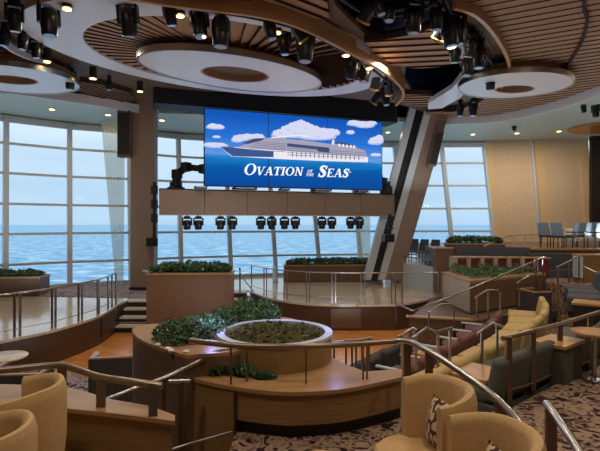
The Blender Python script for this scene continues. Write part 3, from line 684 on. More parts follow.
# black drop pipes at the two beam ends
for px0, y0, y1, px1, y2, dd, lb in ((154.5,182,240,152,246,16.4,'black drop pipe with a loudspeaker left of the stage beam'),(390,214,238,388,242,17.6,'black drop pipe with a lamp right below the stage beam')):
    t = thing('drop_pipe', P(px0,y1,dd), lb, 'drop pipe')
    MB().tube([P(px0,y0,dd),P(px0,y1,dd)], .06, 8).build('pipe', M['black'], t)
    for k in range(3): MB().box(P(px0,y0+8+k*14 if y1-y0 > 30 else y0+6+k*4,dd), (.2,.2,.3 if y1-y0 > 30 else .12), bev=.02).build('bracket', M['black'], t)
    MB().box(P(px1,y2-4,dd), (.4,.34,.3), .3, bev=.03).build('speaker', M['black_gloss'], t)

# downlights
def downlight(loc, label, group, r=.09, stem=0):
    t = thing('downlight', loc, label, 'downlight', group)
    MB().lathe([(r*1.5,-.02),(r*1.5,.0),(r,.01)], loc, 18).build('trim_ring', M['gold_lens'], t)
    MB().lathe([(0,-.03),(r,-.03),(r,-.02),(0,-.02)], loc, 18).build('lamp', M['glow'], t)
    if stem: MB().lathe([(r*1.2,0),(r*1.2,stem)], loc, 14).build('stem', M['dark'], t)
for i, (px, py) in enumerate([(52,109),(108,114.5),(162,120),(388,132),(473,134),(517,133),(559,131)]):
    downlight(G(px,py,7.24), 'small round downlight in the grey soffit, %s from the left' % ORD[i], 'downlights in the window soffit')
for i, (px, py) in enumerate([(47,61),(67,8),(93,78),(140,91),(180,15),(277,32),(346,55),(369,68)]):
    downlight(G(px,py,7.3), 'small warm downlight on a dark stem, %s from the left round the big oval' % ORD[i], 'stem downlights round the big oval', .08, .32)
t = thing('ceiling_dome', G(604,128,7.24), 'gold lined round recess in the soffit at the far right', 'ceiling light')
c = G(604,128,7.22); MB().lathe([(1.35,.0),(1.3,-.02),(1.2,0.0),(1.35,.01)], c, 40).build('rim', M['cap'], t); MB().lathe([(0,-.01),(1.2,-.01),(1.2,.005),(0,.005)], c, 40).build('lining', M['shade_gold'], t)

# ------------------------------------------------------------------ foliage
def hedge(name, label, cat, pts_fn, count, size, mats=('leaf','leaf2'), flowers=0, kind='stuff'):
    m = MB()
    for i in range(count+flowers):
        p, nrm = pts_fn(); fl = i >= count
        s_ = size*random.uniform(.6,1.3)*(.55 if fl else 1)
        d = (nrm+Vector((random.gauss(0,.6),random.gauss(0,.6),random.gauss(0,.5)))).normalized(); u = d.cross(Vector((random.random()-.5,random.random()-.5,random.random()-.5))).normalized(); v = d.cross(u)
        f = m.face([m.bm.verts.new(p+q) for q in (-u*s_*.9, v*s_*.45-u*s_*.1+d*s_*.12, u*s_, -v*s_*.45-u*s_*.1+d*s_*.12)])
        if f: f.material_index = 2 if fl else (0 if random.random() < .65 else 1)
    o = m.build(name, [M[mats[0]], M[mats[1]], M['flower']], fix=False); tag(o, label, cat, kind=kind); return o
def box_fn(c, size, rz=0):
    R = Matrix.Rotation(rz, 3, 'Z'); c = Vector(c)
    def f():
        x, y = random.uniform(-1,1), random.uniform(-1,1); k = 1-.35*abs(x)**4; z = random.random()**.5*k*(.75+.25*math.sin(x*9+y*3))
        return c+R @ Vector((x*size[0]/2, y*size[1]/2, z*size[2])), Vector((x*.4,-.6,.8))
    return f
def planter(name, label, c, size, rz, mat, z0, hl, hh, cnt, leaf, end=None):
    c = Vector(c); t = thing(name, (c.x,c.y,z0), label, 'planter')
    MB().box((c.x,c.y,(z0+c.z)/2), (size[0],size[1],c.z-z0-.05), rz).build('box', mat, t)
    MB().box((c.x,c.y,c.z-.02), (size[0]+.04,size[1]+.04,.06), rz).build('rim', M['cap'], t)
    MB().box((c.x,c.y,c.z+.015), (size[0]-.12,size[1]-.12,.02), rz).build('soil', M['soil'], t)
    hedge('hedge', hl, 'hedge', box_fn((c.x,c.y,c.z+.02), (size[0]*.95,size[1]*.9,hh), rz), int(cnt*1.8), leaf*.72)
planter('planter', 'tall brown planter block left of the island, in front of the beam', (X(190,13.3),13.5,1.8), (2.35,.8), .03, M['veneer_mid'], 0, 'low dark green hedge on the tall brown planter block', .28, 900, .09)
planter('planter', 'long brown planter at the back of the centre stage', (X(333,19.65),19.65,1.48), (4.1,.7), .06, M['veneer_dark'], ST, 'low hedge on the long planter at the back of the stage', .26, 1100, .1)
planter('planter', 'brown planter by the far left windows', (X(-6,15.6),15.8,1.42), (3.0,.8), .1, M['veneer_dark'], ST, 'low hedge in the planter by the far left windows', .2, 600, .09)
# pale end panel of the stage planter
o = MB().box((X(274,19.0)-.0,19.3,1.11), (.62,.05,.64), 1.8).build('end_panel', M['pale']); tag(o, 'pale end panel at the left of the long stage planter', 'panel')

# ------------------------------------------------------------------ stairs
def stairs(label, x0, x1, y0, dy, z0, z1, n):
    t = thing('staircase', ((x0+x1)/2,y0,z0), label, 'stairs'); rs = (z1-z0)/n
    for k in range(n):
        y = y0+k*dy
        MB().prism([(x0,y),(x1,y),(x1,y0+n*dy),(x0,y0+n*dy)], z0+k*rs+.001, z0+(k+1)*rs-.05).build('step', M['dark'], t)
        MB().prism([(x0,y-.02),(x1,y-.02),(x1,y+dy),(x0,y+dy)], z0+(k+1)*rs-.05, z0+(k+1)*rs).build('tread', M['tread'], t)
stairs('dark steps with pale nosings up to the left stage', -5.38, -4.44, 13.7, .32, 0, ST, 4)
stairs('dark steps between the tall planter block and the centre stage', -2.55, -1.9, 15.4, .36, 0, ST, 4)
t = thing('staircase', (-1.2,4.2,.02), 'steps going down in the gap between the two foreground low walls', 'stairs')
for k in range(4):
    x0, x1, zt = -.64-.28*(k+1), -.64-.28*k, 1.2-.24*(k+1)
    ya = 3.66 if k == 0 else 4.1
    MB().prism([(x0,ya),(x1,ya),(x1,4.3+.0*k),(x0,4.3)], .02, zt-.03).build('step', M['veneer_mid'], t); MB().prism([(x0,ya),(x1,ya),(x1,4.3),(x0,4.3)], zt-.03, zt).build('tread', M['cap'], t)

# ------------------------------------------------------------------ railings
def railing(label, tops, posts, mat=M['steel'], r=.024, post=(.05,.05), pm=None, lower=None, lowr=.01, smooth=True, name='railing', cat='railing'):
    tops = [Vector(p) for p in tops]; path = spline(tops, 5) if smooth else tops
    lowest = min(p[1].z for p in posts) if posts else tops[0].z
    t = thing(name, (tops[0].x,tops[0].y,lowest), label, cat)
    MB().tube(path, r, 10).build('handrail', mat, t, True)
    for a_, b_ in posts: MB().tube([a_, b_], .02, 4, sq=post).build('post', pm or mat, t)
    if lower: MB().tube(spline([Vector(p) for p in lower], 5) if smooth else lower, lowr, 8).build('lower_rail', mat, t, True)
    return t
def up(p, z): return Vector((p[0],p[1],z))
# left stage
RH = .93
ep = [Vector((p[0]-.08, p[1]+.06, ST)) for p in spline([(-7.2,9.3),(-6.15,9.64),(-5.94,9.98),(-5.6,10.6),(-5.38,11.4),(-5.25,12.2),(-5.3,13.2),(-5.42,13.9)], 8)]
def near(px): return min(range(len(ep)), key=lambda i: abs(CX+F*ep[i].x/ep[i].y-px))
ps = []
for px in (14.5,20,52,55.5,78.5,82,97.5,99,108,112,116): i = near(px); q = ep[i].copy(); q.x = X(px, q.y); ps.append((q, up(q, ST+RH)))
railing('steel balustrade along the curved edge of the left stage', [up(p, ST+RH) for p in ep[::4]], ps, M['steel'], .022, (.035,.05), lower=[up(p, ST+.17) for p in ep[::4]])
# centre stage
mid = [Vector((p[0], p[1]+.08, ST)) for p in spline([(-1.75,16.7),(-1.13,15.45),(-.47,14.65),(.3,14.15),(1.2,13.97),(2.0,13.97),(2.85,14.0),(4.1,14.0)], 8)]
ps = []
for px in (251.5,264,266.5,284,287,306.5,309.5,332,335.5,361,365,391.5,395.5,402,438,441.5):
    q = min(mid, key=lambda v: abs(CX+F*v.x/v.y-px)).copy(); q.x = X(px, q.y); ps.append((q, up(q, ST+RH)))
railing('steel balustrade along the front of the centre stage', [up(p, ST+RH) for p in mid[::4]+[mid[-1]]], ps, M['steel'], .022, (.035,.05), lower=[up(p, ST+.2) for p in mid[::4]+[mid[-1]]])
railing('thin steel stair rail beside the steps left of the centre stage', [P(239,268,16.4),P(243,278,16.2),P(254,292,15.6)], [(P(240,292,16.4),P(240,268,16.4))], r=.02)
railing('pale stair rail by the steps to the left stage', [P(100,322.5,13.6),P(148,322.5,13.6)], [(P(101,337,13.6),P(101,322.5,13.6)),(P(147,337,13.6),P(147,322.5,13.6))], r=.015, smooth=False)

# ------------------------------------------------------------------ foreground island
W = 1.65
def px_top(pts, z): return [tuple(G(a, b, z))[:2] for a, b in pts]
fr = [tuple(p)[:2] for p in spline([tuple(G(a,b,W)) for a, b in [(178,373),(200,380),(235,387),(270,391),(300,392),(350,388),(402,377)]], 5)]
bk = px_top([(402,369),(365,371.5),(345,364),(333,358),(331,349)], W)+[(-.9,5.7),(-1.25,5.3)]
def inset(pts, d): # towards +y for the front run
    return [(x, y+d) for x, y in pts]
t = thing('low_wall', (0,4.4,1.2), 'curved oak low wall with a wide ledge in the centre foreground', 'low wall')
MB().prism(inset(fr,.03)+[(p[0], p[1]-.02) for p in bk], 1.33, W-.035).build('panel', M['veneer'], t)
MB().prism(fr+bk, W-.035, W).build('ledge', M['cap'], t)
MB().prism(inset(fr,.09)+[(p[0]-.03 if i == 0 else p[0], p[1]-.05) for i, p in enumerate(bk)], .02, 1.33).build('plinth', M['dark'], t)
kq = min(range(len(fr)), key=lambda i: abs(CX+F*fr[i][0]/fr[i][1]-234))
MB().prism(inset(fr[:kq+1],.02)+[(fr[kq][0],5.2),(-1.15,5.2)], .02, W-.04).build('side_panel', M['veneer'], t)
MB().box((fr[kq][0],fr[kq][1]+.02,1.2), (.02,.03,.86)).build('seam', M['dark'], t)
# planter platform with ring
PLZ = 1.88
plat = [tuple(p)[:2] for p in spline([tuple(G(a,b,PLZ)) for a, b in [(190,323),(150,324),(135,327),(132.5,331),(140,339),(160,347.5),(186,355)]], 4)]+px_top([(232,352)], PLZ)+[(-.2,5.2),(.15,5.6),(.14,5.95)]+px_top([(311,323.5),(290,318),(262,314),(230,316)], PLZ)
t = thing('planter_platform', (-1.3,5.4,0), 'raised oak planter platform behind the foreground low wall', 'planter')
MB().prism([(p[0]*.995-.004,p[1]) for p in plat], .02, PLZ-.035).build('side_panel', M['veneer_dark'], t); MB().prism(plat, PLZ-.035, PLZ).build('top', M['cap'], t)
rc = Vector((X(275,5.44),5.44,0)); R0 = .665
t = thing('ring_planter', (rc.x,rc.y,W), 'round oak planter with a pale rim full of moss', 'planter')
ro = fit(rc.x,rc.y,R0,R0,0); ri = fit(rc.x,rc.y,R0-.085,R0-.085,0)
annulus(MB(), lambda a: ro(a,.985), ri, W+.001, 1.915).build('ring_wall', M['veneer'], t, True)
annulus(MB(), ro, ri, 1.915, 1.95).build('rim', M['pale'], t, True)
MB().prism([ri(2*PI*k/48,.999) for k in range(48)], W+.002, 1.89).build('soil', M['soil'], t)
m = MB(); m.bm.free(); m.bm = bmesh.new()
def ringfn():
    a = random.uniform(0,2*PI); q = math.sqrt(random.random())*(R0-.1); return Vector((rc.x+q*math.cos(a), rc.y+q*math.sin(a), 1.885+random.random()*.06)), Vector((0,-.3,1))
M['moss2'] = plain('olive moss', (80,80,42), .95, var=.4, scale=12)
hedge('moss', 'brown and olive moss filling the round planter', 'moss', ringfn, 2600, .035, ('moss','moss2'))
def shrub_fn(pxs, z, hh):
    def f():
        a, b, rx, ry, hm = random.choice(pxs); q = random.random()**.5; th = random.uniform(0,2*PI)
        p = G(a+rx*q*math.cos(th), b+ry*q*math.sin(th), z); p.z += random.random()**.6*hh*hm*(1-.7*q*q)
        return p, Vector((.3*math.cos(th),-.5,.8))
    return f
hedge('shrub_bed', 'glossy dark shrubs with white flowers on the planter platform', 'shrubs', shrub_fn([(172,340,20,7,1),(190,338,20,7,1.1),(208,333,20,8,1),(222,326,16,7,1),(240,321,18,5,1),(262,318,20,4,1.1),(246,318,20,4,1.3)], PLZ, .24), 5600, .03, flowers=170)
hedge('ledge_plant', 'dark leafy plant clump on the ledge in front of the round planter', 'plant', shrub_fn([(215,373,10,4,1.1),(228,371,12,5,1.3),(245,374,12,4,.8),(265,378,12,2,.4)], W, .15), 2400, .026)
for i, (a, b) in enumerate(((158,346),(168,350),(171,352),(186,353))):
    o = MB().lathe([(0,0),(.03,.004),(.035,.02),(.02,.03),(0,.032)], G(a,b,PLZ), 8).build('fallen_petal', M['flower']); tag(o, 'white fallen petal on the platform edge, %s from the left' % ORD[i], 'petal', 'fallen petals on the platform')

# left low wall
lf = [tuple(p)[:2] for p in spline([tuple(G(a,b,W)) for a, b in [(-60,402),(0,403),(62,408),(110,413),(150,418),(175,421)]], 4)]
lb_ = px_top([(175,415),(150,406),(110,399),(84,391),(62,386),(0,384),(-60,384)], W)
t = thing('low_wall', (-2,4,1.2), 'oak low wall behind the tan armchairs on the left', 'low wall')
MB().prism([(p[0],p[1]+.03) for p in lf[:-1]]+[(lf[-1][0]-.03,lf[-1][1]+.03),(lb_[0][0]-.03,lb_[0][1]-.02)]+[(p[0],p[1]-.02) for p in lb_[1:]], 1.2, W-.035).build('panel', M['veneer'], t)
MB().prism(lf+lb_, W-.035, W).build('ledge', M['cap'], t)

# foreground handrails
def onw(px, py, z): return G(px, py, z)
BR = M['rail_wood']
railing('bronze handrail on the low wall behind the left tan armchairs', [P(-40,373,4.0),P(0,370.5,4.1),P(56,365.5,4.2),P(78,370,4.1),P(100,377,4.0),P(130,381.5,3.9),P(162,386,3.85)],
        [(G(62,398,W),P(62,367,4.16)),(G(101,407,W),P(101,377,4.0)),(G(153,416,W),P(153,384,3.85))], BR, .03, (.07,.03), M['bronze'])
railing('shiny steel stair rail sloping beside the platform', [P(104,401,4.2),P(135,389,4.35),P(166,377.5,4.5),P(195,363,4.7),P(218,351,4.85),P(226,349.5,4.9),P(238,350,4.9)], [(P(164,410,4.5),P(164,378,4.5))], M['steel'], .022, (.03,.03), M['bronze'])
railing('short steel rail stub in front of the platform stair', [P(168,382,4.4),P(190,381.5,4.5)], [(P(181,450,4.45),P(181,382,4.45))], M['steel'], .026, (.05,.03), M['bronze'], smooth=False)
cr = [P(190,340.5,4.75),P(215,343.5,4.6),P(250,346,4.5),(P(300,346.5,4.42)),P(350,344.5,4.5),P(398,341,4.7)]
ps = []
for px, yb, yt in ((197,360,341.5),(231,384,345),(247,381,346),(306,383,346.5),(363,379,344),(367,378.5,344)):
    q = G(px, yb, W); ps.append((q, up(q, P(px,yt,q.y).z)))
railing('bronze handrail on thin posts along the centre foreground wall', cr, ps, BR, .028, (.016,.03), M['bronze'])
railing('thin steel rail low in the gap left of the centre foreground wall', [P(150,457,4.15),P(190,443.5,4.25),P(232,432,4.33)], [], M['steel'], .012, smooth=False)
# lower rail run behind the wall at right
tp = [P(333,342,6.4),P(355,340.5,6.5),P(372,338,6.5)]
railing('short bronze balustrade just behind the right end of the foreground wall', tp, [(P(px,372,6.45),P(px,340,6.45)) for px in (334,346,352,356)]+[(P(px,371,6.5),P(px,339,6.5)) for px in (362,369)], BR, .024, (.025,.025), M['bronze'])
# stair rail falling to the right front
railing('shiny steel stair rail curving down past the right tan armchairs', [P(398,341,4.7),P(410,342,4.6),P(430,352,4.35),P(452,366,4.1),P(475,382,3.85),P(500,402,3.6),P(520,424,3.4),P(535,446,3.25),P(548,470,3.1)],
        [(P(407,378,4.66),P(407,342,4.66)),(P(429,385,4.36),P(429,352,4.36)),(P(500,460,3.6),P(500,402,3.6))], M['steel'], .03, (.07,.03), M['bronze'])
railing('short steel stair rail at the bottom right corner on the carpet', [P(546,403,4.0),P(556,416,3.85),P(568,434,3.65),P(582,456,3.45),P(590,470,3.3)], [(P(551,470,3.95),P(551,409,3.95))], M['steel'], .034, (.09,.03), M['bronze'])
# right terrace rail
bs = [G(509,404,1.2),G(533,392,1.2),G(560,378,1.2),G(590,367,1.2),G(612,360,1.2)]
ts = [P(503,338.5,bs[0].y),P(533,331,bs[1].y),P(560,324,bs[2].y),P(590,315,bs[3].y),P(625,305,bs[4].y)]
railing('bronze balustrade on the carpet edge in front of the grey green sofas', ts, [(b_, up(b_, t_.z)) for b_, t_ in zip(bs, [P(509,337,bs[0].y)]+ts[1:])], BR, .028, (.06,.03), M['bronze'], lower=[P(509,390,bs[0].y),P(533,383,bs[1].y),P(560,371,bs[2].y),P(590,361,bs[3].y)], lowr=.012)

# ------------------------------------------------------------------ armchairs
def make_tub(mat=M['tan']):
    t = thing('tub_armchair', (0,0,0), 'x', 'armchair')        # faces -y
    R, th = .34, .075
    path = [(R,-.05)]+[(R*math.cos(a), R*math.sin(a)) for a in [PI*k/22 for k in range(23)]]+[(-R,-.05)]
    m = MB(); rings = []
    for i, (x, y) in enumerate(path):
        if y > 0: nx, ny = x/R, y/R
        else: nx, ny = (1 if x > 0 else -1), 0
        k = max(0, min(1, (y+.1)/.4)); zt = .775+.045*k*k*(3-2*k)
        prof = [(-th,.12),(-th,zt-.05),(-th*.8,zt-.015),(-th*.45,zt),(-th*.15,zt-.005),(0.0,zt-.03),(.012,zt-.08),(.008,.4),(-.02,.12)]
        rings.append([m.bm.verts.new((x+nx*o_, y+ny*o_, z_)) for o_, z_ in prof])
    for A, B in zip(rings, rings[1:]):
        for k in range(len(A)): m.face([A[k], A[(k+1) % len(A)], B[(k+1) % len(A)], B[k]])
    m.face(rings[0]); m.face(rings[-1][::-1])
    m.build('shell', mat, t, True)
    s_ = MB()
    out = [(.262*math.cos(a), .262*math.sin(a)) for a in [PI*k/12 for k in range(13)]]+[(-.33,-.07),(-.31,-.2),(-.2,-.33),(0,-.38),(.2,-.33),(.31,-.2),(.33,-.07)]
    s_.prism(out, .18, .33); s_.build('seat_cushion', mat, t, True, bevel=.035)
    b_ = MB(); b_.prism([(x*.98,y*.98) for x, y in out], .08, .18); b_.build('seat_base', mat, t)
    for sx in (-.24,.24):
        for sy in (-.16,.16): MB().lathe([(.02,0),(.028,.12)], (sx*.8,sy,0), 10).build('foot', M['dark'], t)
    return t
tub = make_tub()
tubs = [(.92,3.43,-80,'tan tub armchair in front of the right end of the centre low wall'),(1.02,2.68,-86,'tan tub armchair nearest the camera on the right, cut by the picture edge'),
        (-2.1,3.45,-80,'tan tub armchair at the left, against the oak low wall'),(-1.92,2.72,-85,'tan tub armchair in the bottom left corner, cut by the picture edge')]
for i, (x, y, a, lb) in enumerate(tubs):
    o = tub if i == 0 else copy_tree(tub); o.location = (x,y,1.2); o.rotation_euler = (0,0,math.radians(a)); tag(o, lb, 'armchair', 'tan tub armchairs in the foreground')
def pillow(loc, rz, label, s_=.36, tilt=.3):
    m = MB(); N = 12; V = []
    for side in (1,-1):
        g = [[None]*(N+1) for _ in range(N+1)]
        for i in range(N+1):
            for j in range(N+1):
                u, v = i/N*2-1, j/N*2-1; pk = (1-u*u)*(1-v*v); s2 = 1-.08*(1-max(abs(u),abs(v))) if False else 1
                q = Vector((u*(1-.07*(1-v*v)*abs(u)**3)*s_/2, side*.09*pk**.6, v*(1-.07*(1-u*u)*abs(v)**3)*s_/2)); g[i][j] = m.bm.verts.new(q)
        for i in range(N):
            for j in range(N): m.face([g[i][j],g[i+1][j],g[i+1][j+1],g[i][j+1]])
    bmesh.ops.remove_doubles(m.bm, verts=m.bm.verts[:], dist=.0005)
    o = m.build('cushion', M['pillow'], None, True); o.location = loc; o.rotation_euler = (tilt, 0, rz); tag(o, label, 'cushion'); return o
def inchair(i, dx, dy, dz):
    x, y, a, _ = tubs[i]; a = math.radians(a); return (x+dx*math.cos(a)-dy*math.sin(a), y+dx*math.sin(a)+dy*math.cos(a), 1.2+dz), a
for i, lb in ((0,'brown and cream leaf patterned cushion in the farther right armchair'),(1,'brown leaf patterned cushion in the nearest right armchair'),(3,'brown leaf patterned cushion in the bottom left armchair')):
    (p, a) = inchair(i, .02, .17 if i == 3 else .09, .61); o = pillow(p, a+.12, lb, .36, -.2); o.location.z = 1.2+.335
# round ottoman at the bottom edge
p = Vector((X(322,3.0),3.0,1.2)); t = thing('ottoman', p, 'round tan ottoman at the bottom centre edge of the picture', 'ottoman')
MB().lathe([(.2,.3),(.25,.32),(.265,.38),(.25,.43),(.18,.455),(0,.46)], p, 28).build('cushion', M['tan'], t, True); MB().lathe([(.2,.04),(.24,.08),(.24,.31)], p, 28).build('base', M['tan'], t, True)

# ------------------------------------------------------------------ sofas
def make_sofa(name, mat, wd, cat='sofa', arm=False):
    t = thing(name, (0,0,0), 'x', cat)                       # faces -y
    MB().box((0,0,.06), (wd-.06,.7,.12)).build('base', M['dark'], t)
    MB().box((0,0,.2), (wd-.02,.76,.18)).build('body', mat, t, bevel=.02)
    MB().box((0,-.06,.36), (wd-.02,.64,.16)).build('seat_cushion', mat, t, True, bevel=.05)
    m = MB(); m.hexa([(-wd/2+.01,.2,.3),(wd/2-.01,.2,.3),(wd/2-.01,.38,.3),(-wd/2+.01,.38,.3)], [(-wd/2+.02,.3,.82),(wd/2-.02,.3,.82),(wd/2-.02,.44,.8),(-wd/2+.02,.44,.8)]); m.build('backrest', mat, t, True, bevel=.06)
    if arm: MB().box((wd/2,-.06,.58), (.07,.6,.035)).build('armrest', M['pale'], t, bevel=.01); MB().box((wd/2,-.3,.4), (.05,.05,.34)).build('arm_post', M['dark'], t)
    return t
def put(proto, first, x, y, z, fx, fy):
    o = proto if first else copy_tree(proto); o.location = (x,y,z); o.rotation_euler = (0,0,math.atan2(fx,-fy)); return o
def row(mat, name, pts, z, labels, grp, wd=.74, off=.38, flip=1):
    pr = make_sofa(name, mat, wd, arm=(name == 'plum_sofa'))
    for i, ((x, y), lb) in enumerate(zip(pts, labels)):
        if lb is None: continue
        a_, b_ = pts[max(i-1,0)], pts[min(i+1,len(pts)-1)]; tx, ty = b_[0]-a_[0], b_[1]-a_[1]; L = math.hypot(tx,ty); fx, fy = -ty/L*flip, tx/L*flip
        o = put(pr, i == 0, x+fx*off, y+fy*off, z, fx, fy); tag(o, lb, 'sofa', grp)
row(M['yellow'], 'mustard_sofa', [(1.62,5.55),(2.2,6.15),(2.78,6.75),(3.33,7.36),(3.87,7.98),(4.38,8.64),(4.88,9.35),(5.3,10.1),(5.65,10.9)], .65,
    ['mustard sofa seat in the curved row, %s counted from the foreground wall' % ORD[i] for i in range(9)], 'mustard sofas in a curved row')
row(M['maroon'], 'plum_sofa', [(1.5,6.65),(2.02,7.3),(2.54,7.95),(3.06,8.6),(3.56,9.25),(4.06,9.92),(4.5,10.65)], .35,
    ['plum sofa seat in the lower curved row, %s counted from the foreground wall' % ORD[i] for i in range(7)], 'plum sofas in a curved row')
row(M['green'], 'grey_green_sofa', [(2.42,5.33),(2.97,5.78),(3.5,6.2),(4.12,6.65),(4.68,7.18),(5.18,7.78),(5.6,8.5)], .9,
    ['grey green sofa seat behind the bronze balustrade, nearest the stair','grey green sofa seat behind the bronze balustrade, second from the stair',None,'grey green sofa seat just beyond the first amber topped table','grey green sofa seat second beyond the first amber topped table','grey green sofa seat between the others and the far amber topped table',None], 'grey green sofas behind the balustrade')
row(M['charcoal'], 'charcoal_sofa', [(.75,7.6),(1.25,8.3),(1.75,9.0),(2.25,9.7)], 0.0, ['charcoal low sofa on the main floor, %s beyond the foreground wall' % ORD[i] for i in range(4)], 'charcoal sofas on the main floor')
row(M['slate'], 'slate_sofa', [(6.5,9.9),(6.95,10.65),(7.3,11.4)], 1.2, ['slate sofa at the right picture edge, %s from the camera' % ORD[i] for i in range(3)], 'slate sofas at the right edge')
# side tables among the sofas
def table(loc, r, h, label, mat, name='side_table'):
    loc = Vector(loc); t = thing(name, loc, label, 'table')
    MB().lathe([(r*.97,h-.035),(r,h-.02),(r,h-.006),(r*.98,h)], loc, 32).build('table_top', mat, t, True)
    MB().lathe([(.03,.03),(.03,h-.035)], loc, 12).build('stem', M['steel'], t); MB().lathe([(r*.6,0),(r*.58,.02),(.04,.035)], loc, 24).build('foot', M['steel'], t, True)
table(G(592,352,1.2) if False else (X(594,6.0),6.0,1.2), .26, .62, 'round pale wooden table at the right picture edge by the balustrade', M['table_wood'])
table((X(4,8.8),8.8,.012), .4, .7, 'round pale table at the left edge beyond the handrail', M['table_white'])
def boxtable(px, py, z, w_, d_, h, rz, label, mat=M['dark']):
    p = G(px,py,z+h); p.z = z; t = thing('coffee_table', p, label, 'table')
    MB().box(p+Vector((0,0,h-.02)), (w_,d_,.04), rz).build('table_top', M['table_wood'], t); MB().box(p+Vector((0,0,(h-.04)/2)), (w_*.9,d_*.9,h-.04), rz).build('base', mat, t)
boxtable(478,371,.9,.42,.6,.5,-.75,'low wooden table between the mustard sofas and the stair rail')
boxtable(425,352,.35,.3,.4,.5,-.75,'low wooden table among the charcoal sofas by the wooden block')
boxtable(558,340,.9,.6,.42,.78,.67,'amber topped table unit among the grey green sofas behind the balustrade',M['green'])
boxtable(590,302,.9,.6,.6,.72,.95,'far amber topped table unit near the right picture edge')
# grey chairs on the left floor
def make_lounge(mat):
    t = thing('lounge_chair', (0,0,0), 'x', 'chair')
    MB().box((0,0,.3), (.62,.6,.24)).build('seat', mat, t, True, bevel=.04)
    m = MB(); 
    m.prism([(-.36,-.1),(-.36,.36),(.36,.36),(.36,-.1),(.29,-.1),(.29,.28),(-.29,.28),(-.29,-.1)], .1, .86); m.build('back_shell', mat, t)
    m = MB(); m.tube([(-.325,-.1,.87),(-.325,.32,.87),(.325,.32,.87),(.325,-.1,.87)], .1, 4, sq=(.08,.03)); m.build('top_trim', M['cap'], t)
    for sx in (-.26,.26):
        for sy in (-.24,.28): MB().tube([(sx,sy,0),(sx,sy,.2)], .02, 8).build('leg', M['dark'], t)
    return t
lc = make_lounge(M['charcoal'])
for i, (x, y, a, lb) in enumerate(((X(115,8.4),8.4,-170,'charcoal lounge chair with a tan top edge beside the platform'),(X(28,7.5),7.5,-176,'charcoal lounge chair behind the left handrail, near the pale round table'),(X(-18,7.7),7.7,-170,'charcoal lounge chair at the left picture edge beyond the handrail'))):
    o = lc if i == 0 else copy_tree(lc); o.location = (x,y,.013); o.rotation_euler = (0,0,math.radians(a)); tag(o, lb, 'chair', 'charcoal lounge chairs on the left floor')

for x, y, z, a, lb in ((5.95,11.75,.65,100,'charcoal lounge chair behind the far end of the mustard sofas'),):
    o = copy_tree(lc); o.location = (x,y,z); o.rotation_euler = (0,0,math.radians(a)); tag(o, lb, 'chair'); del o['group']
# ------------------------------------------------------------------ right rear tiers
UD = 2.3
structure(MB().prism([(4.7,16.3),(8.0,15.6),(15,15.2),(15,22.3),(9.3,22.3),(5.4,21.6)], ST, UD).build('floor_upper_deck', M['veneer_dark']))
structure(MB().prism([(4.7,16.25),(8.0,15.55),(15,15.15),(15,15.45),(8.0,15.85),(4.75,16.5)], UD, UD+.06).build('trim_50', M['cap']))
structure(MB().prism([(7.2,12.6),(15,12.4),(15,15.2),(8,15.5),(7.0,14.6)], 0, 1.5).build('floor_side_tier', M['carpet']))
# pale ramp wall and its deck
structure(MB().prism([(X(393,19),19),(X(446,16.3),16.3),(5.4,21.6),(3.9,21.6)], ST, 1.62).build('floor_ramp_deck', M['pale']))
railing('pale handrail above the ramp wall by the raking column', [P(394,255,18.8),P(430,260,17.3),P(470,267,15.6),P(502,272,14.8)], [(P(px,y+16,d),P(px,y,d)) for px, y, d in ((396,255.3,18.7),(429,260,17.3),(452,264,16.3))], r=.025)
# three dark chairs by the window
def make_slim(mat, mat2=None):
    t = thing('slim_chair', (0,0,0), 'x', 'chair')
    MB().box((0,0,.42), (.5,.48,.08)).build('seat', mat, t, bevel=.03)
    m = MB(); m.hexa([(-.25,.2,.45),(.25,.2,.45),(.25,.26,.45),(-.25,.26,.45)], [(-.22,.3,.92),(.22,.3,.92),(.22,.35,.92),(-.22,.35,.92)]); m.build('backrest', mat2 or mat, t, bevel=.02)
    for sx in (-.21,.21):
        for sy in (-.2,.2): MB().tube([(sx,sy,0),(sx,sy,.4)], .018, 6).build('leg', M['dark'], t)
    return t
sl = make_slim(M['slate'])
for i, (px, d) in enumerate(((409,19.4),(419,19.0),(430,18.6))):
    o = sl if i == 0 else copy_tree(sl); o.location = (X(px,d),d,1.62); o.rotation_euler = (0,0,math.radians(-60)); tag(o, 'dark chair by the window above the ramp wall, %s from the left' % ORD[i], 'chair', 'dark chairs above the ramp wall')
table((X(425,17.8),17.8,1.62), .3, .5, 'small low table in front of the dark window chairs', M['slate'])
# block + planter 1
c0 = Vector((X(470,12.0),12.0,0)); cl = Vector((X(441.5,14.2),14.2,0)); crr = Vector((X(546,13.9),13.9,0)); cb = cl+(crr-c0)
t = thing('planter', (c0.x,c0.y,.9), 'pale and walnut corner planter in the middle of the right tiers', 'planter')
MB().prism([c0,crr,cb,cl], .9, 1.66).build('box', M['veneer_dark'], t); MB().prism([c0,crr,cb,cl], 1.66, 1.72).build('rim', M['cap'], t)
f = (c0-cl).normalized(); nn = Vector((f.y,-f.x,0)); nn = nn if nn.x < 0 else -nn
MB().hexa([cl+nn*.02+Vector((0,0,.9)), c0+nn*.02+Vector((0,0,.9)), c0+Vector((0,0,.9)), cl+Vector((0,0,.9))], [cl+nn*.02+Vector((0,0,1.66)), c0+nn*.02+Vector((0,0,1.66)), c0+Vector((0,0,1.66)), cl+Vector((0,0,1.66))]).build('pale_side', M['pale_wood'], t)
def quadfn(A, B, C_, D, z, hh):
    def f():
        u, v = random.random(), random.random(); p = (A*(1-u)+B*u)*(1-v)+(D*(1-u)+C_*u)*v; return Vector((p.x,p.y,z+random.random()**.6*hh*(.7+.3*math.sin(u*17)))), Vector((0,-.6,.8))
    return f
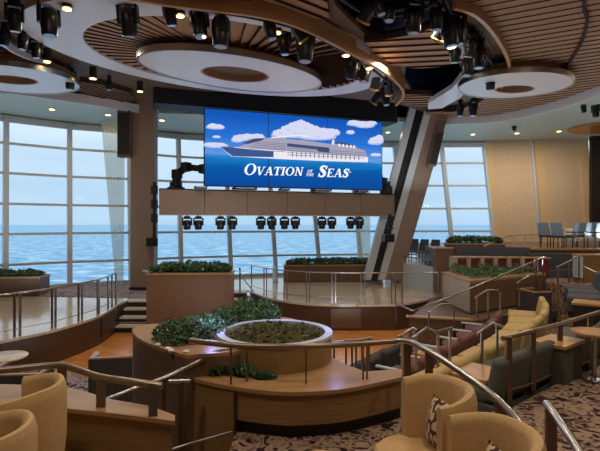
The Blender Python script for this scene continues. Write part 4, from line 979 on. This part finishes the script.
ce = (c0+cb)/2; sh = lambda p: ce+(p-ce)*.88
hedge('hedge', 'low hedge on the pale and walnut corner planter', 'hedge', quadfn(sh(c0),sh(crr),sh(cb),sh(cl),1.72,.24), 2600, .05)
structure(MB().prism([(X(409,11.6),11.6),(X(472,11.2),11.2),(6.4,12.6),(8,13.9),(5.5,15.6),(4.0,14.3)], 0, .86).build('floor_block', M['veneer_dark']))
structure(MB().prism([(X(409,11.6)-.03,11.57),(X(472,11.2),11.16),(X(472,11.2),11.4),(X(409,11.6)-.03,11.8)], .86, .9).build('trim_51', M['cap']))
# red booth seats
def make_booth():
    t = thing('booth_seat', (0,0,0), 'x', 'seat')
    MB().box((-.22,-.03,.28), (.12,.56,.56)).build('side_panel', M['pale_wood'], t); MB().box((0,-.2,.28), (.4,.06,.46)).build('backrest', M['red'], t, bevel=.015); MB().box((0,0,.12), (.42,.42,.2)).build('seat', M['red'], t, bevel=.02)
    MB().box((0,.0,.575), (.5,.54,.03)).build('top_rail', M['cap'], t)
    return t
bo = make_booth()
for i in range(7):
    px = 460+i*13.2; d = 14.9-.05*i; o = bo if i == 0 else copy_tree(bo); z = P(px,274+i*.6,d).z; o.location = (X(px,d),d,1.55); o.rotation_euler = (0,0,-.06); tag(o, 'red booth seat in a wooden frame, %s from the left behind the corner hedge' % ORD[i], 'seat', 'red booth seats in a row')
structure(MB().prism([(X(452,15.3),15.3),(X(548,14.3),14.3),(X(548,15.0),15.3),(X(452,16),16)], .8, 1.54).build('floor_booth_tier', M['veneer_dark']))
# dark sofa bench in front of the upper deck
t = thing('banquette', (X(494,16.0),16.0,1.7), 'long dark banquette below the upper planter', 'banquette')
a = Vector((X(456,15.95),15.95,0)); b2 = Vector((X(530,15.3),15.3,0)); dv = Vector((0,.25,0))
MB().hexa([a+Vector((0,0,1.75)), b2+Vector((0,0,1.75)), b2+dv+Vector((0,0,1.75)), a+dv+Vector((0,0,1.75))], [a+Vector((0,0,2.4)), b2+Vector((0,0,2.4)), b2+dv+Vector((0,0,2.4)), a+dv+Vector((0,0,2.4))]).build('backrest', M['slate'], t)
MB().hexa([a-dv*1.6+Vector((0,0,1.6)), b2-dv*1.6+Vector((0,0,1.6)), b2+Vector((0,0,1.6)), a+Vector((0,0,1.6))], [a-dv*1.6+Vector((0,0,1.85)), b2-dv*1.6+Vector((0,0,1.85)), b2+Vector((0,0,1.85)), a+Vector((0,0,1.85))]).build('seat', M['slate'], t)
planter('planter', 'narrow grey planter at the top of the right tiers under the window', (X(474,17.2),17.2,2.46), (2.0,.6), -.12, M['slate'], UD, 'small dark hedge on the upper grey planter under the window', .26, 700, .09)
# upper deck furniture
railing('pale handrail on the upper deck in front of the beige wall', [P(484,246,16.6),P(494,242,17.0),P(510,235.3,17.4),P(546,234.3,17.4),P(560,234,17.2)], [(P(px,250,17.3),P(px,235,17.3)) for px in (513,525,541)], M['beige_trim'], r=.03)
t = thing('counter_wall', (X(585,18.3),18.5,UD), 'beige counter wall behind the chairs on the upper deck', 'counter')
MB().box((X(600,18.5),18.5,UD+.32), (3.0,.3,.64)).build('front_panel', M['beige_wall'], t); MB().box((X(600,18.5),18.45,UD+.66), (3.1,.5,.07)).build('counter_top', M['beige_trim'], t)
ub = make_slim(M['slate'], M['blue_grey'])
for i, (px, d, a) in enumerate(((549,17.1,115),(563,16.3,110),(575,17.3,180),(586,17.2,185),(597,17.1,180))):
    o = ub if i == 0 else copy_tree(ub); o.location = (X(px,d),d,UD+.001); o.rotation_euler = (0,0,math.radians(a)); tag(o, 'blue grey chair on the upper deck, %s from the left' % ORD[i], 'chair', 'blue grey chairs on the upper deck')
table((X(570,16.7),16.4,UD), .3, .6, 'small dark table between the left chairs of the upper deck', M['dark']); table((X(592,16.4),16.2,UD), .3, .6, 'small dark table at the right edge of the upper deck', M['dark'])
# wood panel box at right
t = thing('panel_box', (X(592,13.4),13.6,1.5), 'oak panelled box wall at the right edge below the upper deck', 'panel')
MB().box((X(596,13.5),13.6,1.88), (1.0,.4,.76)).build('panel', M['veneer'], t); MB().box((X(596,13.5),13.6,2.28), (1.04,.44,.04)).build('cap', M['cap'], t); MB().box((X(580,13.4),13.5,1.94), (.12,.3,.6)).build('pale_end', M['pale'], t)
t = thing('banquette', (X(552,14.8),14.9,1.5), 'dark banquette under the ledge of the upper deck, beside the red booths', 'banquette')
MB().box((X(553,14.9),15.05,1.98), (1.5,.2,.5)).build('backrest', M['slate'], t); MB().box((X(553,14.9),14.75,1.62), (1.5,.5,.24)).build('seat', M['slate'], t)

# stair rails among the tiers
def simple(label, tops, posts, d=None, r=.02): railing(label, [P(*p) for p in tops], [(P(a_,y1,dd), P(a_,y0,dd)) for a_, y0, y1, dd in posts], M['steel'], r, (.03,.03), smooth=False)
simple('long steel stair rail climbing from the stage corner across the corner planter', [(396,303,12.2),(413,311,11.2),(450,297,11.2),(500,276,11.6),(544,257,12.2)], [(396,303,322,12.2),(543,257,290,12.2),(536,260,290,12.0)])
simple('short bent steel rail on the wooden block', [(428,312.5,10.8),(441,304,10.9),(452,304.5,10.9),(455,308,10.9)], [(429,312,334,10.8),(454,307,330,10.9)])
simple('bent steel rail with posts in front of the corner planter', [(475,298,10.6),(487,290,10.8),(498,290.5,10.8),(501,294,10.8)], [(477,297,320,10.7),(488,290,318,10.8),(500,293,318,10.8)])
simple('bent steel rail at the right end of the corner planter', [(517,283,11.4),(530,275,11.7),(543,276.5,11.7),(546,279,11.7)], [(519,282,306,11.4),(545,278,300,11.7)])
simple('steel stair rail below the upper deck, left of the oak panel box', [(556,267.5,13.0),(568,262,13.0),(580,255.5,13.0)], [(558,267,285,13.0),(569,261.5,283,13.0),(579,256,280,13.0)])
simple('bright steel stair rail by the oak panel box at the right edge', [(583,266.5,12.6),(602,275,12.2)], [(584,267,284,12.6)])
simple('left bent steel stair rail at the end of the foreground handrail', [(398,337,6.6),(413,328,6.8),(416,330,6.8)], [(414,329,352,6.8),(402,335,368,6.6)])
simple('right bent steel stair rail at the end of the foreground handrail', [(411,339,6.3),(427,327.5,6.6),(436,332,6.4),(452,328,6.5)], [(416,336,370,6.35),(438,332,372,6.4),(450,328,372,6.5)])
simple('bent steel stair rail in front of the plum sofas', [(477,334,6.2),(493,323,6.5),(503,327,6.4)], [(482,331,378,6.3),(497,325,372,6.4)])

simple('white stair rail end at the foot of the upright column', [(143,271,15.2),(147,271,14.6),(149,276,14.2)], [(147,271,303,14.6)], r=.025)
# ------------------------------------------------------------------ curtains
def curtain(label, tl_, tr2, bl_, br2, zt, zb, d):
    m = MB(); N = 44; K = 8; V = []
    for j in range(K+1):
        s_ = j/K; r_ = []
        for i in range(N+1):
            u = i/N; xa = bl_+(tl_-bl_)*s_; xb = br2+(tr2-br2)*s_
            r_.append(m.bm.verts.new((xa+(xb-xa)*u, d+.25*s_+.05*math.sin(u*2*PI*7)*(.5+.5*s_)-.25, zb+(zt-zb)*s_)))
        V.append(r_)
    for j in range(K):
        for i in range(N): m.face([V[j][i],V[j][i+1],V[j+1][i+1],V[j+1][i]])
    o = m.build('sheer_curtain', M['sheer'], None, True, fix=False); tag(o, label, 'curtain')
d = 18.1; curtain('sheer pale curtain drawn beside the upright column', X(101,d), X(125,d), X(118,d), X(126,d), 7.18, ST+.06, d)
d = 21.6; curtain('cream curtain at the window behind the beam end, left of the raking column', X(350,d), X(369,d), X(358,d), X(370,d), 7.18, ST+.06, d)

# ------------------------------------------------------------------ lights
def area(loc, size, power, col, rot=(0,0,0), name='ceiling_lamp'):
    L = bpy.data.lights.new(name, 'AREA'); L.shape = 'DISK'; L.size = size; L.energy = power; L.color = col
    o = bpy.data.objects.new(name, L); COL.objects.link(o); o.location = loc; o.rotation_euler = rot; return o
WARM = (1,.86,.68)
for x, y, pw in ((-3,2.2,90),(1.5,1.8,90),(4.5,4.5,110),(0.3,6.5,70),(6.5,9,110),(-3.5,6.5,60),(3,10,90),(9,13,100),(-4.8,11.2,130),(2.2,12.2,90)): area((x,y,7.3), .5, pw*.72, WARM)  # last two lamps are added to brighten the dim main floor
# added cool white fill lamps without fittings, aimed up to brighten the ceiling
COOL = (.86,.93,1)
for x, y, z, pw in ((-9.3,13.2,1.0,160),(-3,9.5,.3,130),(-2.0,14.0,2.3,90),(1.5,12.0,.3,110),(6.2,12.9,2.1,110),(8.5,8,1.4,130),(4.5,17.0,4.4,60),(-1,17.4,4.5,60),(11,16.8,2.5,190),(7.5,19.5,2.6,110),(-9.5,11.3,1,110)): area((x,y,z), .6, pw*.33, COOL, (PI,0,0), 'ceiling_fill')
for i, (px, py) in enumerate([(52,109),(108,114.5),(162,120),(388,132),(473,134),(517,133),(559,131)]):
    q = G(px,py,7.18); area((q.x,q.y,7.19), .2, 14 if px < 450 else 34, (1,.82,.6), name='downlight_lamp')
area((11.2,19.5,7.1), .8, 25, (1,.84,.62), name='dome_lamp')
for dx, dy, pw in ((-.72,.0,6),(.72,.1,3),(.1,.75,3)):
    L = bpy.data.lights.new('ring_led', 'POINT'); L.energy = pw; L.color = (.32,.38,1); L.shadow_soft_size = .06; o = bpy.data.objects.new('ring_led', L); COL.objects.link(o); o.location = (rc.x+dx,rc.y+dy,2.16)

sc.view_settings.view_transform = 'Standard'; sc.view_settings.look = 'None'; sc.view_settings.gamma = 1; sc.view_settings.exposure = .12; sc.view_settings.use_curve_mapping = False
